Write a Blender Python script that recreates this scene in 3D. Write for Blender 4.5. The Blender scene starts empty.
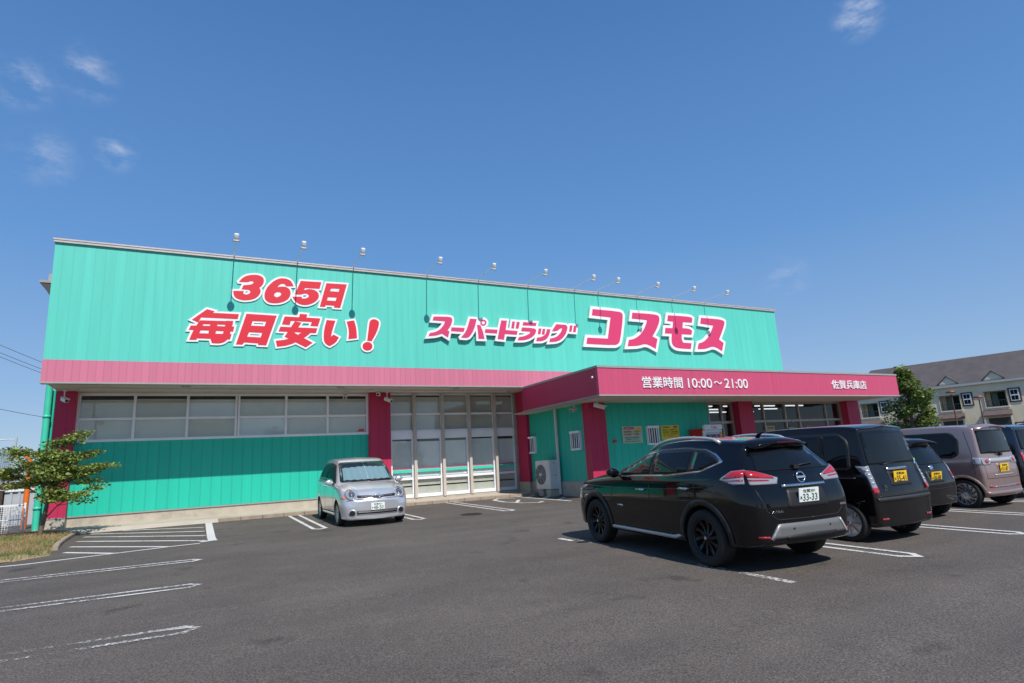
import bpy, bmesh, math, random, json
from mathutils import Vector, Matrix, Euler
from mathutils.bvhtree import BVHTree
from mathutils.geometry import delaunay_2d_cdt
random.seed(7)
R = math.radians
scene = bpy.context.scene
COL = scene.collection

# ------------------------------------------------------------ camera, sky, sun, exposure
cam = bpy.data.cameras.new('camera'); cam.sensor_width = 36; cam.lens = 20.608
cam.clip_start = .1; cam.clip_end = 3000
co = bpy.data.objects.new('camera', cam); COL.objects.link(co); scene.camera = co
CAM = Vector((0, -19.483, 1.6))
yaw, pitch, roll = R(27.789), R(11.693), R(-3.307)
fwd = Vector((math.sin(yaw)*math.cos(pitch), math.cos(yaw)*math.cos(pitch), math.sin(pitch)))
rgt = Vector((math.cos(yaw), -math.sin(yaw), 0)); upv = rgt.cross(fwd)
r2 = rgt*math.cos(roll)+upv*math.sin(roll); u2 = upv*math.cos(roll)-rgt*math.sin(roll)
M3 = Matrix((r2, u2, -fwd)).transposed()
co.matrix_world = Matrix.Translation(CAM) @ M3.to_4x4()

SUN_DIR = Vector((-.03, 1, -1.17)).normalized()          # from the sun to the ground
SUN_EL = math.asin(-SUN_DIR.z)
w = bpy.data.worlds.new('World'); scene.world = w; w.use_nodes = True
nt = w.node_tree; nt.nodes.clear()
def N(nt, t, **k):
    n = nt.nodes.new(t)
    for a, b in k.items(): setattr(n, a, b)
    return n
out = N(nt, 'ShaderNodeOutputWorld'); bg = N(nt, 'ShaderNodeBackground'); bg.inputs[1].default_value = .10
sky = N(nt, 'ShaderNodeTexSky', sky_type='NISHITA', sun_disc=False)
sky.sun_elevation = SUN_EL; sky.sun_rotation = math.atan2(-SUN_DIR.x, -SUN_DIR.y)
sky.air_density = 1.0; sky.dust_density = .35; sky.ozone_density = 2.6; sky.altitude = 0
geo = N(nt, 'ShaderNodeTexCoord')
noi = N(nt, 'ShaderNodeTexNoise'); noi.inputs['Scale'].default_value = 22; noi.inputs['Detail'].default_value = 6; noi.inputs['Roughness'].default_value = .62
mp = N(nt, 'ShaderNodeMapping'); mp.inputs['Scale'].default_value = (1, 1, 2.2)
nt.links.new(geo.outputs['Generated'], mp.inputs[0]); nt.links.new(mp.outputs[0], noi.inputs['Vector'])
# thin wisps of cloud, each a direction in the sky, an angular size and a density
WISPS = [((-.222,.8407,.4939), .042, .8), ((-.1597,.8365,.5243), .048, .6), ((-.2013,.8841,.4218), .05, .4), ((-.1252,.8862,.446), .034, .7),
         ((.743,.375,.5543), .040, 1.0), ((.7805,.569,.259), .045, .4)]
acc = None
for d, r_, dens in WISPS:
    dp = N(nt, 'ShaderNodeVectorMath', operation='DISTANCE'); dp.inputs[1].default_value = Vector(d).normalized()
    nt.links.new(geo.outputs['Generated'], dp.inputs[0])
    mr = N(nt, 'ShaderNodeMapRange', interpolation_type='SMOOTHSTEP')
    for i_, v_ in zip((1, 2, 3, 4), (0, r_, dens, 0)): mr.inputs[i_].default_value = v_
    nt.links.new(dp.outputs['Value'], mr.inputs[0])
    if acc is None: acc = mr.outputs[0]
    else:
        ad = N(nt, 'ShaderNodeMath', operation='MAXIMUM'); nt.links.new(acc, ad.inputs[0]); nt.links.new(mr.outputs[0], ad.inputs[1]); acc = ad.outputs[0]
th = N(nt, 'ShaderNodeMapRange', interpolation_type='SMOOTHSTEP')
for i_, v_ in zip((1, 2, 3, 4), (.40, .78, 0, 1)): th.inputs[i_].default_value = v_
nt.links.new(noi.outputs['Fac'], th.inputs[0])
mu = N(nt, 'ShaderNodeMath', operation='MULTIPLY'); nt.links.new(acc, mu.inputs[0]); nt.links.new(th.outputs[0], mu.inputs[1])
mx = N(nt, 'ShaderNodeMix', data_type='RGBA'); mx.inputs['B'].default_value = (5.0, 5.6, 7.0, 1)
nt.links.new(mu.outputs[0], mx.inputs['Factor']); hs = N(nt, 'ShaderNodeHueSaturation'); hs.inputs['Saturation'].default_value = 1.18; hs.inputs['Value'].default_value = 1.12
nt.links.new(sky.outputs[0], hs.inputs['Color']); 
# summer haze: the clear-sky model is blended towards a softer blue that pales to the horizon
sz = N(nt, 'ShaderNodeSeparateXYZ'); nt.links.new(geo.outputs['Generated'], sz.inputs[0])
rp = N(nt, 'ShaderNodeValToRGB'); el = rp.color_ramp.elements; el[0].position = 0; el[0].color = (.44, .58, .78, 1); el[1].position = .72; el[1].color = (.072, .208, .54, 1)
for p_, c_ in ((.14, (.30, .49, .80, 1)), (.34, (.155, .365, .76, 1))): q_ = el.new(p_); q_.color = c_
nt.links.new(sz.outputs['Z'], rp.inputs[0])
sc_ = N(nt, 'ShaderNodeVectorMath', operation='SCALE'); sc_.inputs['Scale'].default_value = 7.9; nt.links.new(rp.outputs[0], sc_.inputs[0])
hz_ = N(nt, 'ShaderNodeMix', data_type='RGBA'); hz_.inputs['Factor'].default_value = .80; nt.links.new(hs.outputs[0], hz_.inputs['A']); nt.links.new(sc_.outputs[0], hz_.inputs['B']); nt.links.new(hz_.outputs['Result'], mx.inputs['A'])
nt.links.new(mx.outputs['Result'], bg.inputs[0]); nt.links.new(bg.outputs[0], out.inputs[0])

sl = bpy.data.lights.new('sun', 'SUN'); sl.energy = 4.2; sl.angle = R(.53); sl.color = (1, .955, .89)
so = bpy.data.objects.new('sun', sl); COL.objects.link(so); so.location = (0, -40, 60)
so.rotation_euler = SUN_DIR.to_track_quat('-Z', 'Y').to_euler()
vs = scene.view_settings; vs.view_transform = 'Standard'; vs.look = 'None'; vs.gamma = 1; vs.use_curve_mapping = False; vs.exposure = 0.18
scene.cycles.max_bounces = 6; scene.cycles.transparent_max_bounces = 12

# ------------------------------------------------------------ helpers
def gz(x, y):                                             # the lot rises gently towards the shop
    x = min(70, max(-30, x)); y = min(2.6, max(-45, y))
    return .0694+.0171*(y+19.48)-.0032*x
def gv(x, y, dz=0): return Vector((x, y, gz(x, y)+dz))

def mat(name, col, rough=.6, metal=0, coat=0, spec=.5, var=0, vscale=3, bump=0, bscale=40, emit=0, stain=None, sscale=.6):
    m = bpy.data.materials.new(name); m.use_nodes = True; t = m.node_tree
    b = t.nodes['Principled BSDF']; col = tuple(col)[:3]+(1,)
    b.inputs['Base Color'].default_value = col; b.inputs['Roughness'].default_value = rough
    b.inputs['Metallic'].default_value = metal; b.inputs['Coat Weight'].default_value = coat; b.inputs['Coat Roughness'].default_value = .03
    b.inputs['Specular IOR Level'].default_value = spec
    if emit: b.inputs['Emission Color'].default_value = col; b.inputs['Emission Strength'].default_value = emit
    tc = N(t, 'ShaderNodeTexCoord'); c = None
    if var:
        n = N(t, 'ShaderNodeTexNoise'); n.inputs['Scale'].default_value = vscale; n.inputs['Detail'].default_value = 5
        t.links.new(tc.outputs['Object'], n.inputs['Vector'])
        mr = N(t, 'ShaderNodeMapRange'); mr.inputs[1].default_value = .25; mr.inputs[2].default_value = .75; mr.inputs[3].default_value = 1-var; mr.inputs[4].default_value = 1+var
        t.links.new(n.outputs['Fac'], mr.inputs[0])
        h = N(t, 'ShaderNodeVectorMath', operation='SCALE'); h.inputs[0].default_value = col[:3]
        t.links.new(mr.outputs[0], h.inputs['Scale']); c = h.outputs[0]
    if stain:
        n = N(t, 'ShaderNodeTexNoise'); n.inputs['Scale'].default_value = sscale; n.inputs['Detail'].default_value = 7; n.inputs['Roughness'].default_value = .65
        t.links.new(tc.outputs['Object'], n.inputs['Vector'])
        mr = N(t, 'ShaderNodeMapRange'); mr.inputs[1].default_value = .52; mr.inputs[2].default_value = .72; mr.inputs[4].default_value = .7
        t.links.new(n.outputs['Fac'], mr.inputs[0])
        x = N(t, 'ShaderNodeMix', data_type='RGBA'); x.inputs['A'].default_value = col; x.inputs['B'].default_value = tuple(stain)+(1,)
        if c: t.links.new(c, x.inputs['A'])
        t.links.new(mr.outputs[0], x.inputs['Factor']); c = x.outputs['Result']
    if c: t.links.new(c, b.inputs['Base Color'])
    if bump:
        n = N(t, 'ShaderNodeTexNoise'); n.inputs['Scale'].default_value = bscale; n.inputs['Detail'].default_value = 4
        t.links.new(tc.outputs['Object'], n.inputs['Vector'])
        bp = N(t, 'ShaderNodeBump'); bp.inputs['Strength'].default_value = bump; bp.inputs['Distance'].default_value = .02
        t.links.new(n.outputs['Fac'], bp.inputs['Height']); t.links.new(bp.outputs[0], b.inputs['Normal'])
    return m

def siding(name, col, axis='X', pitch=.25, var=.05, groove=.72, streak=.10):
    """vertical ribbed metal cladding: joints, faint sheet-to-sheet tone, rain streaks"""
    m = bpy.data.materials.new(name); m.use_nodes = True; t = m.node_tree
    b = t.nodes['Principled BSDF']; b.inputs['Roughness'].default_value = .5; b.inputs['Specular IOR Level'].default_value = .35
    tc = N(t, 'ShaderNodeTexCoord'); sp = N(t, 'ShaderNodeSeparateXYZ'); t.links.new(tc.outputs['Object'], sp.inputs[0])
    dv = N(t, 'ShaderNodeMath', operation='DIVIDE'); dv.inputs[1].default_value = pitch; t.links.new(sp.outputs[axis], dv.inputs[0])
    fr = N(t, 'ShaderNodeMath', operation='FRACT'); t.links.new(dv.outputs[0], fr.inputs[0])
    fl = N(t, 'ShaderNodeMath', operation='FLOOR'); t.links.new(dv.outputs[0], fl.inputs[0])
    rmp = N(t, 'ShaderNodeValToRGB'); e = rmp.color_ramp.elements
    e[0].position = 0; e[0].color = (0, 0, 0, 1); e[1].position = .05; e[1].color = (0, 0, 0, 1)
    for p, v in ((.11, 1), (.93, 1), (1, 0)): q = e.new(p); q.color = (v, v, v, 1)
    t.links.new(fr.outputs[0], rmp.inputs[0])
    g = N(t, 'ShaderNodeMapRange'); g.inputs[3].default_value = groove; g.inputs[4].default_value = 1; t.links.new(rmp.outputs[0], g.inputs[0])
    wn = N(t, 'ShaderNodeTexWhiteNoise', noise_dimensions='1D'); t.links.new(fl.outputs[0], wn.inputs['W'])
    wr = N(t, 'ShaderNodeMapRange'); wr.inputs[3].default_value = 1-var; wr.inputs[4].default_value = 1+var; t.links.new(wn.outputs['Value'], wr.inputs[0])
    mp = N(t, 'ShaderNodeMapping'); mp.inputs['Scale'].default_value = (5, 5, .25); t.links.new(tc.outputs['Object'], mp.inputs[0])
    n = N(t, 'ShaderNodeTexNoise'); n.inputs['Scale'].default_value = 1; n.inputs['Detail'].default_value = 6; n.inputs['Roughness'].default_value = .6; t.links.new(mp.outputs[0], n.inputs['Vector'])
    nr = N(t, 'ShaderNodeMapRange'); nr.inputs[1].default_value = .3; nr.inputs[2].default_value = .7; nr.inputs[3].default_value = 1-streak; nr.inputs[4].default_value = 1+streak*.6; t.links.new(n.outputs['Fac'], nr.inputs[0])
    a = N(t, 'ShaderNodeMath', operation='MULTIPLY'); t.links.new(g.outputs[0], a.inputs[0]); t.links.new(wr.outputs[0], a.inputs[1])
    a2 = N(t, 'ShaderNodeMath', operation='MULTIPLY'); t.links.new(a.outputs[0], a2.inputs[0]); t.links.new(nr.outputs[0], a2.inputs[1])
    h = N(t, 'ShaderNodeVectorMath', operation='SCALE'); h.inputs[0].default_value = col; t.links.new(a2.outputs[0], h.inputs['Scale']); t.links.new(h.outputs[0], b.inputs['Base Color'])
    bp = N(t, 'ShaderNodeBump'); bp.inputs['Strength'].default_value = .3; bp.inputs['Distance'].default_value = .008
    t.links.new(rmp.outputs[0], bp.inputs['Height']); t.links.new(bp.outputs[0], b.inputs['Normal'])
    return m

def glassmat(name, tint, mixf, rough=.02):
    """a real pane: part mirror, part see-through"""
    m = bpy.data.materials.new(name); m.use_nodes = True; t = m.node_tree; t.nodes.clear()
    o = N(t, 'ShaderNodeOutputMaterial'); tr = N(t, 'ShaderNodeBsdfTransparent'); tr.inputs[0].default_value = tuple(tint)+(1,)
    gl = N(t, 'ShaderNodeBsdfGlossy'); gl.inputs['Roughness'].default_value = rough; gl.inputs[0].default_value = (.9, .95, .95, 1)
    fr = N(t, 'ShaderNodeLayerWeight'); pw = N(t, 'ShaderNodeMath', operation='POWER'); pw.inputs[1].default_value = 5; t.links.new(fr.outputs['Facing'], pw.inputs[0])
    ad = N(t, 'ShaderNodeMath', operation='ADD', use_clamp=True); ad.inputs[1].default_value = mixf; t.links.new(pw.outputs[0], ad.inputs[0])
    mx = N(t, 'ShaderNodeMixShader'); t.links.new(ad.outputs[0], mx.inputs[0]); t.links.new(tr.outputs[0], mx.inputs[1]); t.links.new(gl.outputs[0], mx.inputs[2])
    t.links.new(mx.outputs[0], o.inputs[0]); return m

class Geo:
    def __init__(s): s.v = []; s.f = []; s.m = []; s.sm = []
    def add(s, vs, fs, mi=0, smooth=False):
        o = len(s.v); s.v += [Vector(q) for q in vs]
        for f in fs: s.f.append([o+i for i in f]); s.m.append(mi); s.sm.append(smooth)
        return s
    def box(s, x0, x1, y0, y1, z0, z1, mi=0, M=None):
        vs = [Vector((x, y, z)) for z in (z0, z1) for y in (y0, y1) for x in (x0, x1)]
        if M: vs = [M @ q for q in vs]
        return s.add(vs, [(0, 2, 3, 1), (4, 5, 7, 6), (0, 1, 5, 4), (2, 6, 7, 3), (0, 4, 6, 2), (1, 3, 7, 5)], mi)
    def tube(s, pts, r, mi=0, n=8, cap=True):
        pts = [Vector(p) for p in pts]; rs = r if isinstance(r, (list, tuple)) else [r]*len(pts)
        rings = []; a = None
        for i, p in enumerate(pts):
            d = ((pts[min(i+1, len(pts)-1)]-pts[max(i-1, 0)])).normalized()
            if a is None: a = d.orthogonal().normalized()
            else: a = (a-d*a.dot(d)).normalized()
            b = d.cross(a)
            rings.append([p+(a*math.cos(2*math.pi*k/n)+b*math.sin(2*math.pi*k/n))*rs[i] for k in range(n)])
        vs = [q for rg in rings for q in rg]; fs = []
        for i in range(len(pts)-1):
            for k in range(n): fs.append((i*n+k, i*n+(k+1) % n, (i+1)*n+(k+1) % n, (i+1)*n+k))
        s.add(vs, fs, mi, True)
        if cap: s.add(rings[0], [tuple(reversed(range(n)))], mi); s.add(rings[-1], [tuple(range(n))], mi)
        return s
    def lathe(s, prof, n=24, mi=0, M=None, smooth=True, closed=False):     # prof: (r, z) about Z
        vs = [Vector((r*math.cos(2*math.pi*k/n), r*math.sin(2*math.pi*k/n), z)) for r, z in prof for k in range(n)]
        if M: vs = [M @ q for q in vs]
        fs = [(i*n+k, i*n+(k+1) % n, (i+1)*n+(k+1) % n, (i+1)*n+k) for i in range(len(prof)-1) for k in range(n)]
        return s.add(vs, fs, mi, smooth)
    def prism(s, poly, f3, t, mi=0):                       # poly 2D, f3 maps (a, b, depth) to a point
        n = len(poly); vs = [f3(a, b, 0) for a, b in poly]+[f3(a, b, t) for a, b in poly]
        fs = [tuple(range(n)), tuple(reversed(range(n, 2*n)))]+[(i, i+n, (i+1) % n+n, (i+1) % n) for i in range(n)]
        return s.add(vs, fs, mi)
    def build(s, name, mats, parent=None, origin=None, bevel=0, seg=2, M=None):
        me = bpy.data.meshes.new(name); o0 = Vector(origin) if origin is not None else (parent_loc(parent) if parent else Vector())
        vs = [(M @ q if M else q)-o0 for q in s.v]
        me.from_pydata(vs, [], s.f)
        for m in (mats if isinstance(mats, (list, tuple)) else [mats]): me.materials.append(m)
        me.polygons.foreach_set('material_index', s.m); me.polygons.foreach_set('use_smooth', s.sm); me.update()
        bm = bmesh.new(); bm.from_mesh(me)
        if bevel:
            ed = [e for e in bm.edges if len(e.link_faces) == 2 and e.calc_face_angle(0) > .6]
            bmesh.ops.bevel(bm, geom=ed, offset=bevel, segments=seg, affect='EDGES', clamp_overlap=True)
        bmesh.ops.recalc_face_normals(bm, faces=bm.faces); bm.to_mesh(me); bm.free()
        o = bpy.data.objects.new(name, me); COL.objects.link(o)
        if parent:
            o.parent = parent
            if origin is not None: o.location = o0-parent_loc(parent)
        else: o.location = o0
        return o
def parent_loc(p):
    l = Vector()
    while p: l += p.location; p = p.parent
    return l
def tag(o, label=None, cat=None, group=None, kind=None):
    if label: o['label'] = label
    if cat: o['category'] = cat
    if group: o['group'] = group
    if kind: o['kind'] = kind
    return o
def thing(name, label, cat, loc=(0, 0, 0), rot=(0, 0, 0), group=None):
    o = bpy.data.objects.new(name, None); o.empty_display_size = .2; COL.objects.link(o); o.location = loc; o.rotation_euler = rot
    return tag(o, label, cat, group)
def struct(o): o['kind'] = 'structure'; return o
def copy_tree(o, parent=None):
    c = o.copy(); COL.objects.link(c); c.parent = parent
    for ch in list(o.children): copy_tree(ch, c)
    return c

def text_mesh(body, bold=0.0, extrude=.01):
    """a text as a flat extruded mesh, normalised to the box 0..1 by 0..1"""
    c = bpy.data.curves.new('text', 'FONT'); c.body = body; c.offset = bold; c.extrude = extrude; c.resolution_u = 4
    o = bpy.data.objects.new('text', c); COL.objects.link(o)
    dg = bpy.context.evaluated_depsgraph_get(); me = bpy.data.meshes.new_from_object(o.evaluated_get(dg))
    vs = [v.co.copy() for v in me.vertices]; fs = [tuple(p.vertices) for p in me.polygons]
    bpy.data.objects.remove(o); bpy.data.curves.remove(c); bpy.data.meshes.remove(me)
    x0 = min(v.x for v in vs); x1 = max(v.x for v in vs); y0 = min(v.y for v in vs); y1 = max(v.y for v in vs)
    return [Vector(((v.x-x0)/(x1-x0), (v.y-y0)/(y1-y0), v.z)) for v in vs], fs
def add_text(g, body, f3, mi=0, bold=.0, depth=.01):
    vs, fs = text_mesh(body, 0, 1.0); k = bold*.55; m = len(body)
    sh = [(0, 0)] if not bold else [(0, 0), (k/m, 0), (-k/m, 0), (0, k), (0, -k)]
    for i, (dx, dy) in enumerate(sh): g.add([f3(v.x+dx, v.y+dy, v.z*depth+i*.0006) for v in vs], fs, mi)

def area(p): return sum(p[i-1][0]*p[i][1]-p[i][0]*p[i-1][1] for i in range(len(p)))/2
def offset(p, d):
    """outline moved outward by d (mitred, limited)"""
    if area(p) < 0: p = p[::-1]
    n = len(p); o = []
    for i in range(n):
        a, b, c = Vector(p[i-1]), Vector(p[i]), Vector(p[(i+1) % n])
        u = (b-a); v = (c-b)
        if u.length < 1e-6 or v.length < 1e-6: continue
        u.normalize(); v.normalize(); n1 = Vector((u.y, -u.x)); n2 = Vector((v.y, -v.x))
        m = n1+n2
        if m.length < .3: o += [tuple(b+n1*d+u*d*.8), tuple(b+n2*d-v*d*.8)]; continue
        k = 2/m.length_squared
        if k > 2.2 and u.x*v.y-u.y*v.x > 0: o += [tuple(b+n1*d+u*d*.6), tuple(b+n2*d-v*d*.6)]
        else: o.append(tuple(b+m*min(k, 2.2)*d))
    return o

def winding(p, poly):
    wn = 0
    for i in range(len(poly)):
        a, b = poly[i-1], poly[i]; c = (b[0]-a[0])*(p[1]-a[1])-(p[0]-a[0])*(b[1]-a[1])
        if a[1] <= p[1] < b[1] and c > 0: wn += 1
        elif b[1] <= p[1] < a[1] and c < 0: wn -= 1
    return wn
def edge_dist(p, poly):
    p = Vector(p); best = 9
    for i in range(len(poly)):
        a, b = Vector(poly[i-1]), Vector(poly[i]); ab = b-a; t = max(0, min(1, (p-a).dot(ab)/max(1e-12, ab.length_squared))); best = min(best, (a+ab*t-p).length)
    return best
def letter_region(comps, d):
    """union of all strokes of a letter grown by d: vertices, triangles"""
    V, E = [], []
    def loop(pl):
        b = len(V); V.extend(Vector(q) for q in pl); E.extend((b+i, b+(i+1) % len(pl)) for i in range(len(pl)))
    offs = []; hoffs = []
    for o, hs in comps:
        oo = offset(o, d) if d else (o if area(o) > 0 else o[::-1]); offs.append(oo); loop(oo)
        for h in hs:
            hh = offset(h, -d) if d else h
            if abs(area(hh)) > .003 and (not d or min(max(q[i] for q in h)-min(q[i] for q in h) for i in (0, 1)) > 2.2*d): hoffs.append(hh); loop(hh)
    vo, eo, fo = delaunay_2d_cdt(V, E, [], 0, 1e-5)[:3]; keep = []
    for f in fo:
        c = (vo[f[0]]+vo[f[1]]+vo[f[2]])/3
        if any(winding(c, h) for h in hoffs): continue
        if any(winding(c, o) for o in offs) or (d and any(edge_dist(c, o) < d*.95 for o, hs in comps)): keep.append(f)
    return vo, keep
def slab(g, vo, fo, y0, y1):
    """the region as a plate standing on the wall, front at y0, back at y1"""
    n = len(vo); base = [Vector((q.x, y0, q.y)) for q in vo]+[Vector((q.x, y1, q.y)) for q in vo]
    fs = [tuple(f) for f in fo]+[tuple(i+n for i in reversed(f)) for f in fo]; cnt = {}
    for f in fo:
        for i in range(3): cnt.setdefault(tuple(sorted((f[i-1], f[i]))), []).append((f[i-1], f[i]))
    fs += [(b, a, a+n, b+n) for es in cnt.values() if len(es) == 1 for a, b in es]
    g.add(base, fs)

# ------------------------------------------------------------ materials
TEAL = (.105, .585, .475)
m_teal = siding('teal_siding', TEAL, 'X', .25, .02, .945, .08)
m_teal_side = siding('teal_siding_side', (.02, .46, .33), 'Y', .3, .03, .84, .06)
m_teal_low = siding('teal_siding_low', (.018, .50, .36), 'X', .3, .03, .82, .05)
m_band = siding('faded_pink_band', (.58, .175, .26), 'X', .18, .04, .86, .05)
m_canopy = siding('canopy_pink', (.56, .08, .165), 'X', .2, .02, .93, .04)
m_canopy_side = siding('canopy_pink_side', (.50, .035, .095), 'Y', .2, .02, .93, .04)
m_red = siding('crimson_pillar', (.48, .026, .085), 'X', .3, .03, .85, .05)
m_redy = siding('crimson_pillar_side', (.48, .026, .085), 'Y', .3, .03, .85, .05)
m_trim = mat('grey_trim', (.33, .32, .31), .5, var=.08)
m_coping = mat('coping_metal', (.52, .48, .45), .4, .2, var=.08)
m_dark = mat('dark_trim', (.05, .05, .05), .6)
m_soffit = mat('cream_soffit', (.52, .46, .40), .75, var=.06)
m_soffitw = mat('soffit_strip', (.62, .60, .58), .6, var=.05)
m_conc = mat('concrete', (.46, .41, .33), .9, var=.10, vscale=4, bump=.25, bscale=60, stain=(.26, .23, .19), sscale=1.3)
m_apron = mat('apron_concrete', (.50, .44, .36), .9, var=.09, vscale=2, bump=.3, bscale=70, stain=(.36, .31, .25), sscale=.8)
m_kerb = mat('kerb_concrete', (.34, .27, .20), .95, var=.16, vscale=6, bump=.4, bscale=50)
m_alu = mat('aluminium_frame', (.84, .85, .88), .45, .0, var=.04)
m_alub = mat('bronze_frame', (.36, .33, .29), .4, .25, var=.05)
m_film = mat('grey_window_film', (.42, .45, .42), .04, spec=.6, var=.10, vscale=1.2)
m_wpane = glassmat('window_glass', (.87, .90, .88), .08); m_blind = mat('grey_roller_blind', (.66, .66, .60), .8, var=.06, vscale=1.5); m_blind2 = mat('pale_roller_blind', (.76, .79, .80), .8, var=.06, vscale=1.5); m_blind3 = mat('taupe_roller_blind', (.58, .55, .47), .8, var=.06, vscale=1.5)
m_film2 = mat('pale_blind', (.50, .56, .60), .06, spec=.6, var=.08, vscale=1.6)
m_film3 = mat('grey_upper_blind', (.34, .34, .31), .05, spec=.6, var=.08, vscale=1.6)
m_white = mat('white_paint', (.78, .78, .77), .5, var=.03)
m_signw = mat('sign_white', (.80, .80, .80), .4)
m_signr = mat('sign_red', (.68, .018, .035), .42)
m_signp = mat('sign_pink', (.66, .045, .145), .42)
m_steel = mat('galvanised_steel', (.62, .64, .66), .4, .4)
m_black = mat('black_plastic', (.012, .012, .013), .5, var=.1, vscale=10)
m_skid = mat('grey_skid', (.17, .17, .17), .4, .3)
m_rubber = mat('tyre_rubber', (.012, .012, .012), .75, bump=.2, bscale=90)
m_chrome = mat('chrome', (.75, .76, .78), .14, 1.0)
m_satin = mat('satin_silver', (.52, .53, .55), .35, .45)
m_yellow = mat('plate_yellow', (.82, .50, .015), .45)
m_plate = mat('plate_white', (.78, .80, .78), .45)
m_ink = mat('black_ink', (.02, .02, .02), .6)
m_green_ink = mat('dark_green_ink', (.01, .10, .04), .6)
m_reflection = mat('cream_reflection', (.60, .59, .53), .08, spec=.6, var=.12, vscale=2.5)  # cream tone of sunlit surroundings mirrored in the lower door glass
m_cglass = mat('dark_car_glass', (.006, .008, .010), .02, spec=.34)
m_redlens = mat('red_lens', (.42, .014, .022), .08, coat=1)
m_clear = mat('clear_lens', (.40, .40, .42), .08, .4, coat=1)
m_amber = mat('amber_lens', (.70, .20, .02), .1, coat=1)
m_bark = mat('bark', (.15, .105, .08), .9, var=.25, vscale=12, bump=.6, bscale=40)
m_pipe = mat('green_pipe', (.05, .55, .37), .4, var=.05)

def asphalt():
    m = bpy.data.materials.new('asphalt'); m.use_nodes = True; t = m.node_tree; b = t.nodes['Principled BSDF']
    b.inputs['Roughness'].default_value = .82; b.inputs['Specular IOR Level'].default_value = .35
    tc = N(t, 'ShaderNodeTexCoord')
    def noise(sc, det, rg, lo, hi, a, bb):
        n = N(t, 'ShaderNodeTexNoise'); n.inputs['Scale'].default_value = sc; n.inputs['Detail'].default_value = det; n.inputs['Roughness'].default_value = rg
        t.links.new(tc.outputs['Object'], n.inputs['Vector'])
        mr = N(t, 'ShaderNodeMapRange'); mr.inputs[1].default_value = lo; mr.inputs[2].default_value = hi; mr.inputs[3].default_value = a; mr.inputs[4].default_value = bb
        t.links.new(n.outputs['Fac'], mr.inputs[0]); return n, mr.outputs[0]
    def mul(a, c):
        k = N(t, 'ShaderNodeMath', operation='MULTIPLY'); t.links.new(a, k.inputs[0]); t.links.new(c, k.inputs[1]); return k.outputs[0]
    g1, a = noise(62, 3, .7, .3, .7, .40, 1.65)               # grit
    v = N(t, 'ShaderNodeTexVoronoi'); v.inputs['Scale'].default_value = 55; t.links.new(tc.outputs['Object'], v.inputs['Vector'])
    vr = N(t, 'ShaderNodeMapRange'); vr.inputs[1].default_value = .0; vr.inputs[2].default_value = .6; vr.inputs[3].default_value = 1.32; vr.inputs[4].default_value = .80; t.links.new(v.outputs['Distance'], vr.inputs[0])
    _, c = noise(.32, 6, .65, .3, .7, .84, 1.14)             # broad wear
    _, d = noise(2.2, 5, .7, .3, .7, .92, 1.08)
    _, st = noise(1.3, 3, .5, .64, .72, 1, .62)              # drips of oil
    mpx = N(t, 'ShaderNodeMapping'); mpx.inputs['Scale'].default_value = (.22, 1.6, 1); mpx.inputs['Rotation'].default_value = (0, 0, R(12)); t.links.new(tc.outputs['Object'], mpx.inputs[0])
    nx = N(t, 'ShaderNodeTexNoise'); nx.inputs['Scale'].default_value = 1; nx.inputs['Detail'].default_value = 4; t.links.new(mpx.outputs[0], nx.inputs['Vector'])      # tyre tracks
    xr = N(t, 'ShaderNodeMapRange'); xr.inputs[1].default_value = .3; xr.inputs[2].default_value = .7; xr.inputs[3].default_value = .90; xr.inputs[4].default_value = 1.10; t.links.new(nx.outputs['Fac'], xr.inputs[0])
    s = mul(mul(mul(mul(mul(a, vr.outputs[0]), c), d), st), xr.outputs[0])
    h = N(t, 'ShaderNodeVectorMath', operation='SCALE'); h.inputs[0].default_value = (.116, .099, .085); t.links.new(s, h.inputs['Scale']); t.links.new(h.outputs[0], b.inputs['Base Color'])
    bp = N(t, 'ShaderNodeBump'); bp.inputs['Strength'].default_value = .5; bp.inputs['Distance'].default_value = .008
    t.links.new(vr.outputs[0], bp.inputs['Height']); t.links.new(bp.outputs[0], b.inputs['Normal'])
    return m
m_asphalt = asphalt()

def paint(name, wear):
    """road paint, flaked off where the noise says so"""
    m = bpy.data.materials.new(name); m.use_nodes = True; t = m.node_tree; b = t.nodes['Principled BSDF']; b.inputs['Roughness'].default_value = .7
    b.inputs['Base Color'].default_value = (.66, .65, .62, 1)
    tc = N(t, 'ShaderNodeTexCoord'); n = N(t, 'ShaderNodeTexNoise'); n.inputs['Scale'].default_value = 26; n.inputs['Detail'].default_value = 5; n.inputs['Roughness'].default_value = .75
    n2 = N(t, 'ShaderNodeTexNoise'); n2.inputs['Scale'].default_value = 1.4; n2.inputs['Detail'].default_value = 3
    t.links.new(tc.outputs['Object'], n.inputs['Vector']); t.links.new(tc.outputs['Object'], n2.inputs['Vector'])
    ad = N(t, 'ShaderNodeMath', operation='MULTIPLY_ADD'); ad.inputs[1].default_value = .55; t.links.new(n2.outputs['Fac'], ad.inputs[0]); t.links.new(n.outputs['Fac'], ad.inputs[2])
    mr = N(t, 'ShaderNodeMapRange'); mr.inputs[1].default_value = .56+wear; mr.inputs[2].default_value = .72+wear; t.links.new(ad.outputs[0], mr.inputs[0])
    t.links.new(mr.outputs[0], b.inputs['Alpha']); return m
m_line = paint('road_paint', .0); m_line_thin = paint('road_paint_thin', .10); m_line_worn = paint('road_paint_worn', .19); m_line_old = paint('road_paint_old', .26)

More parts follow.
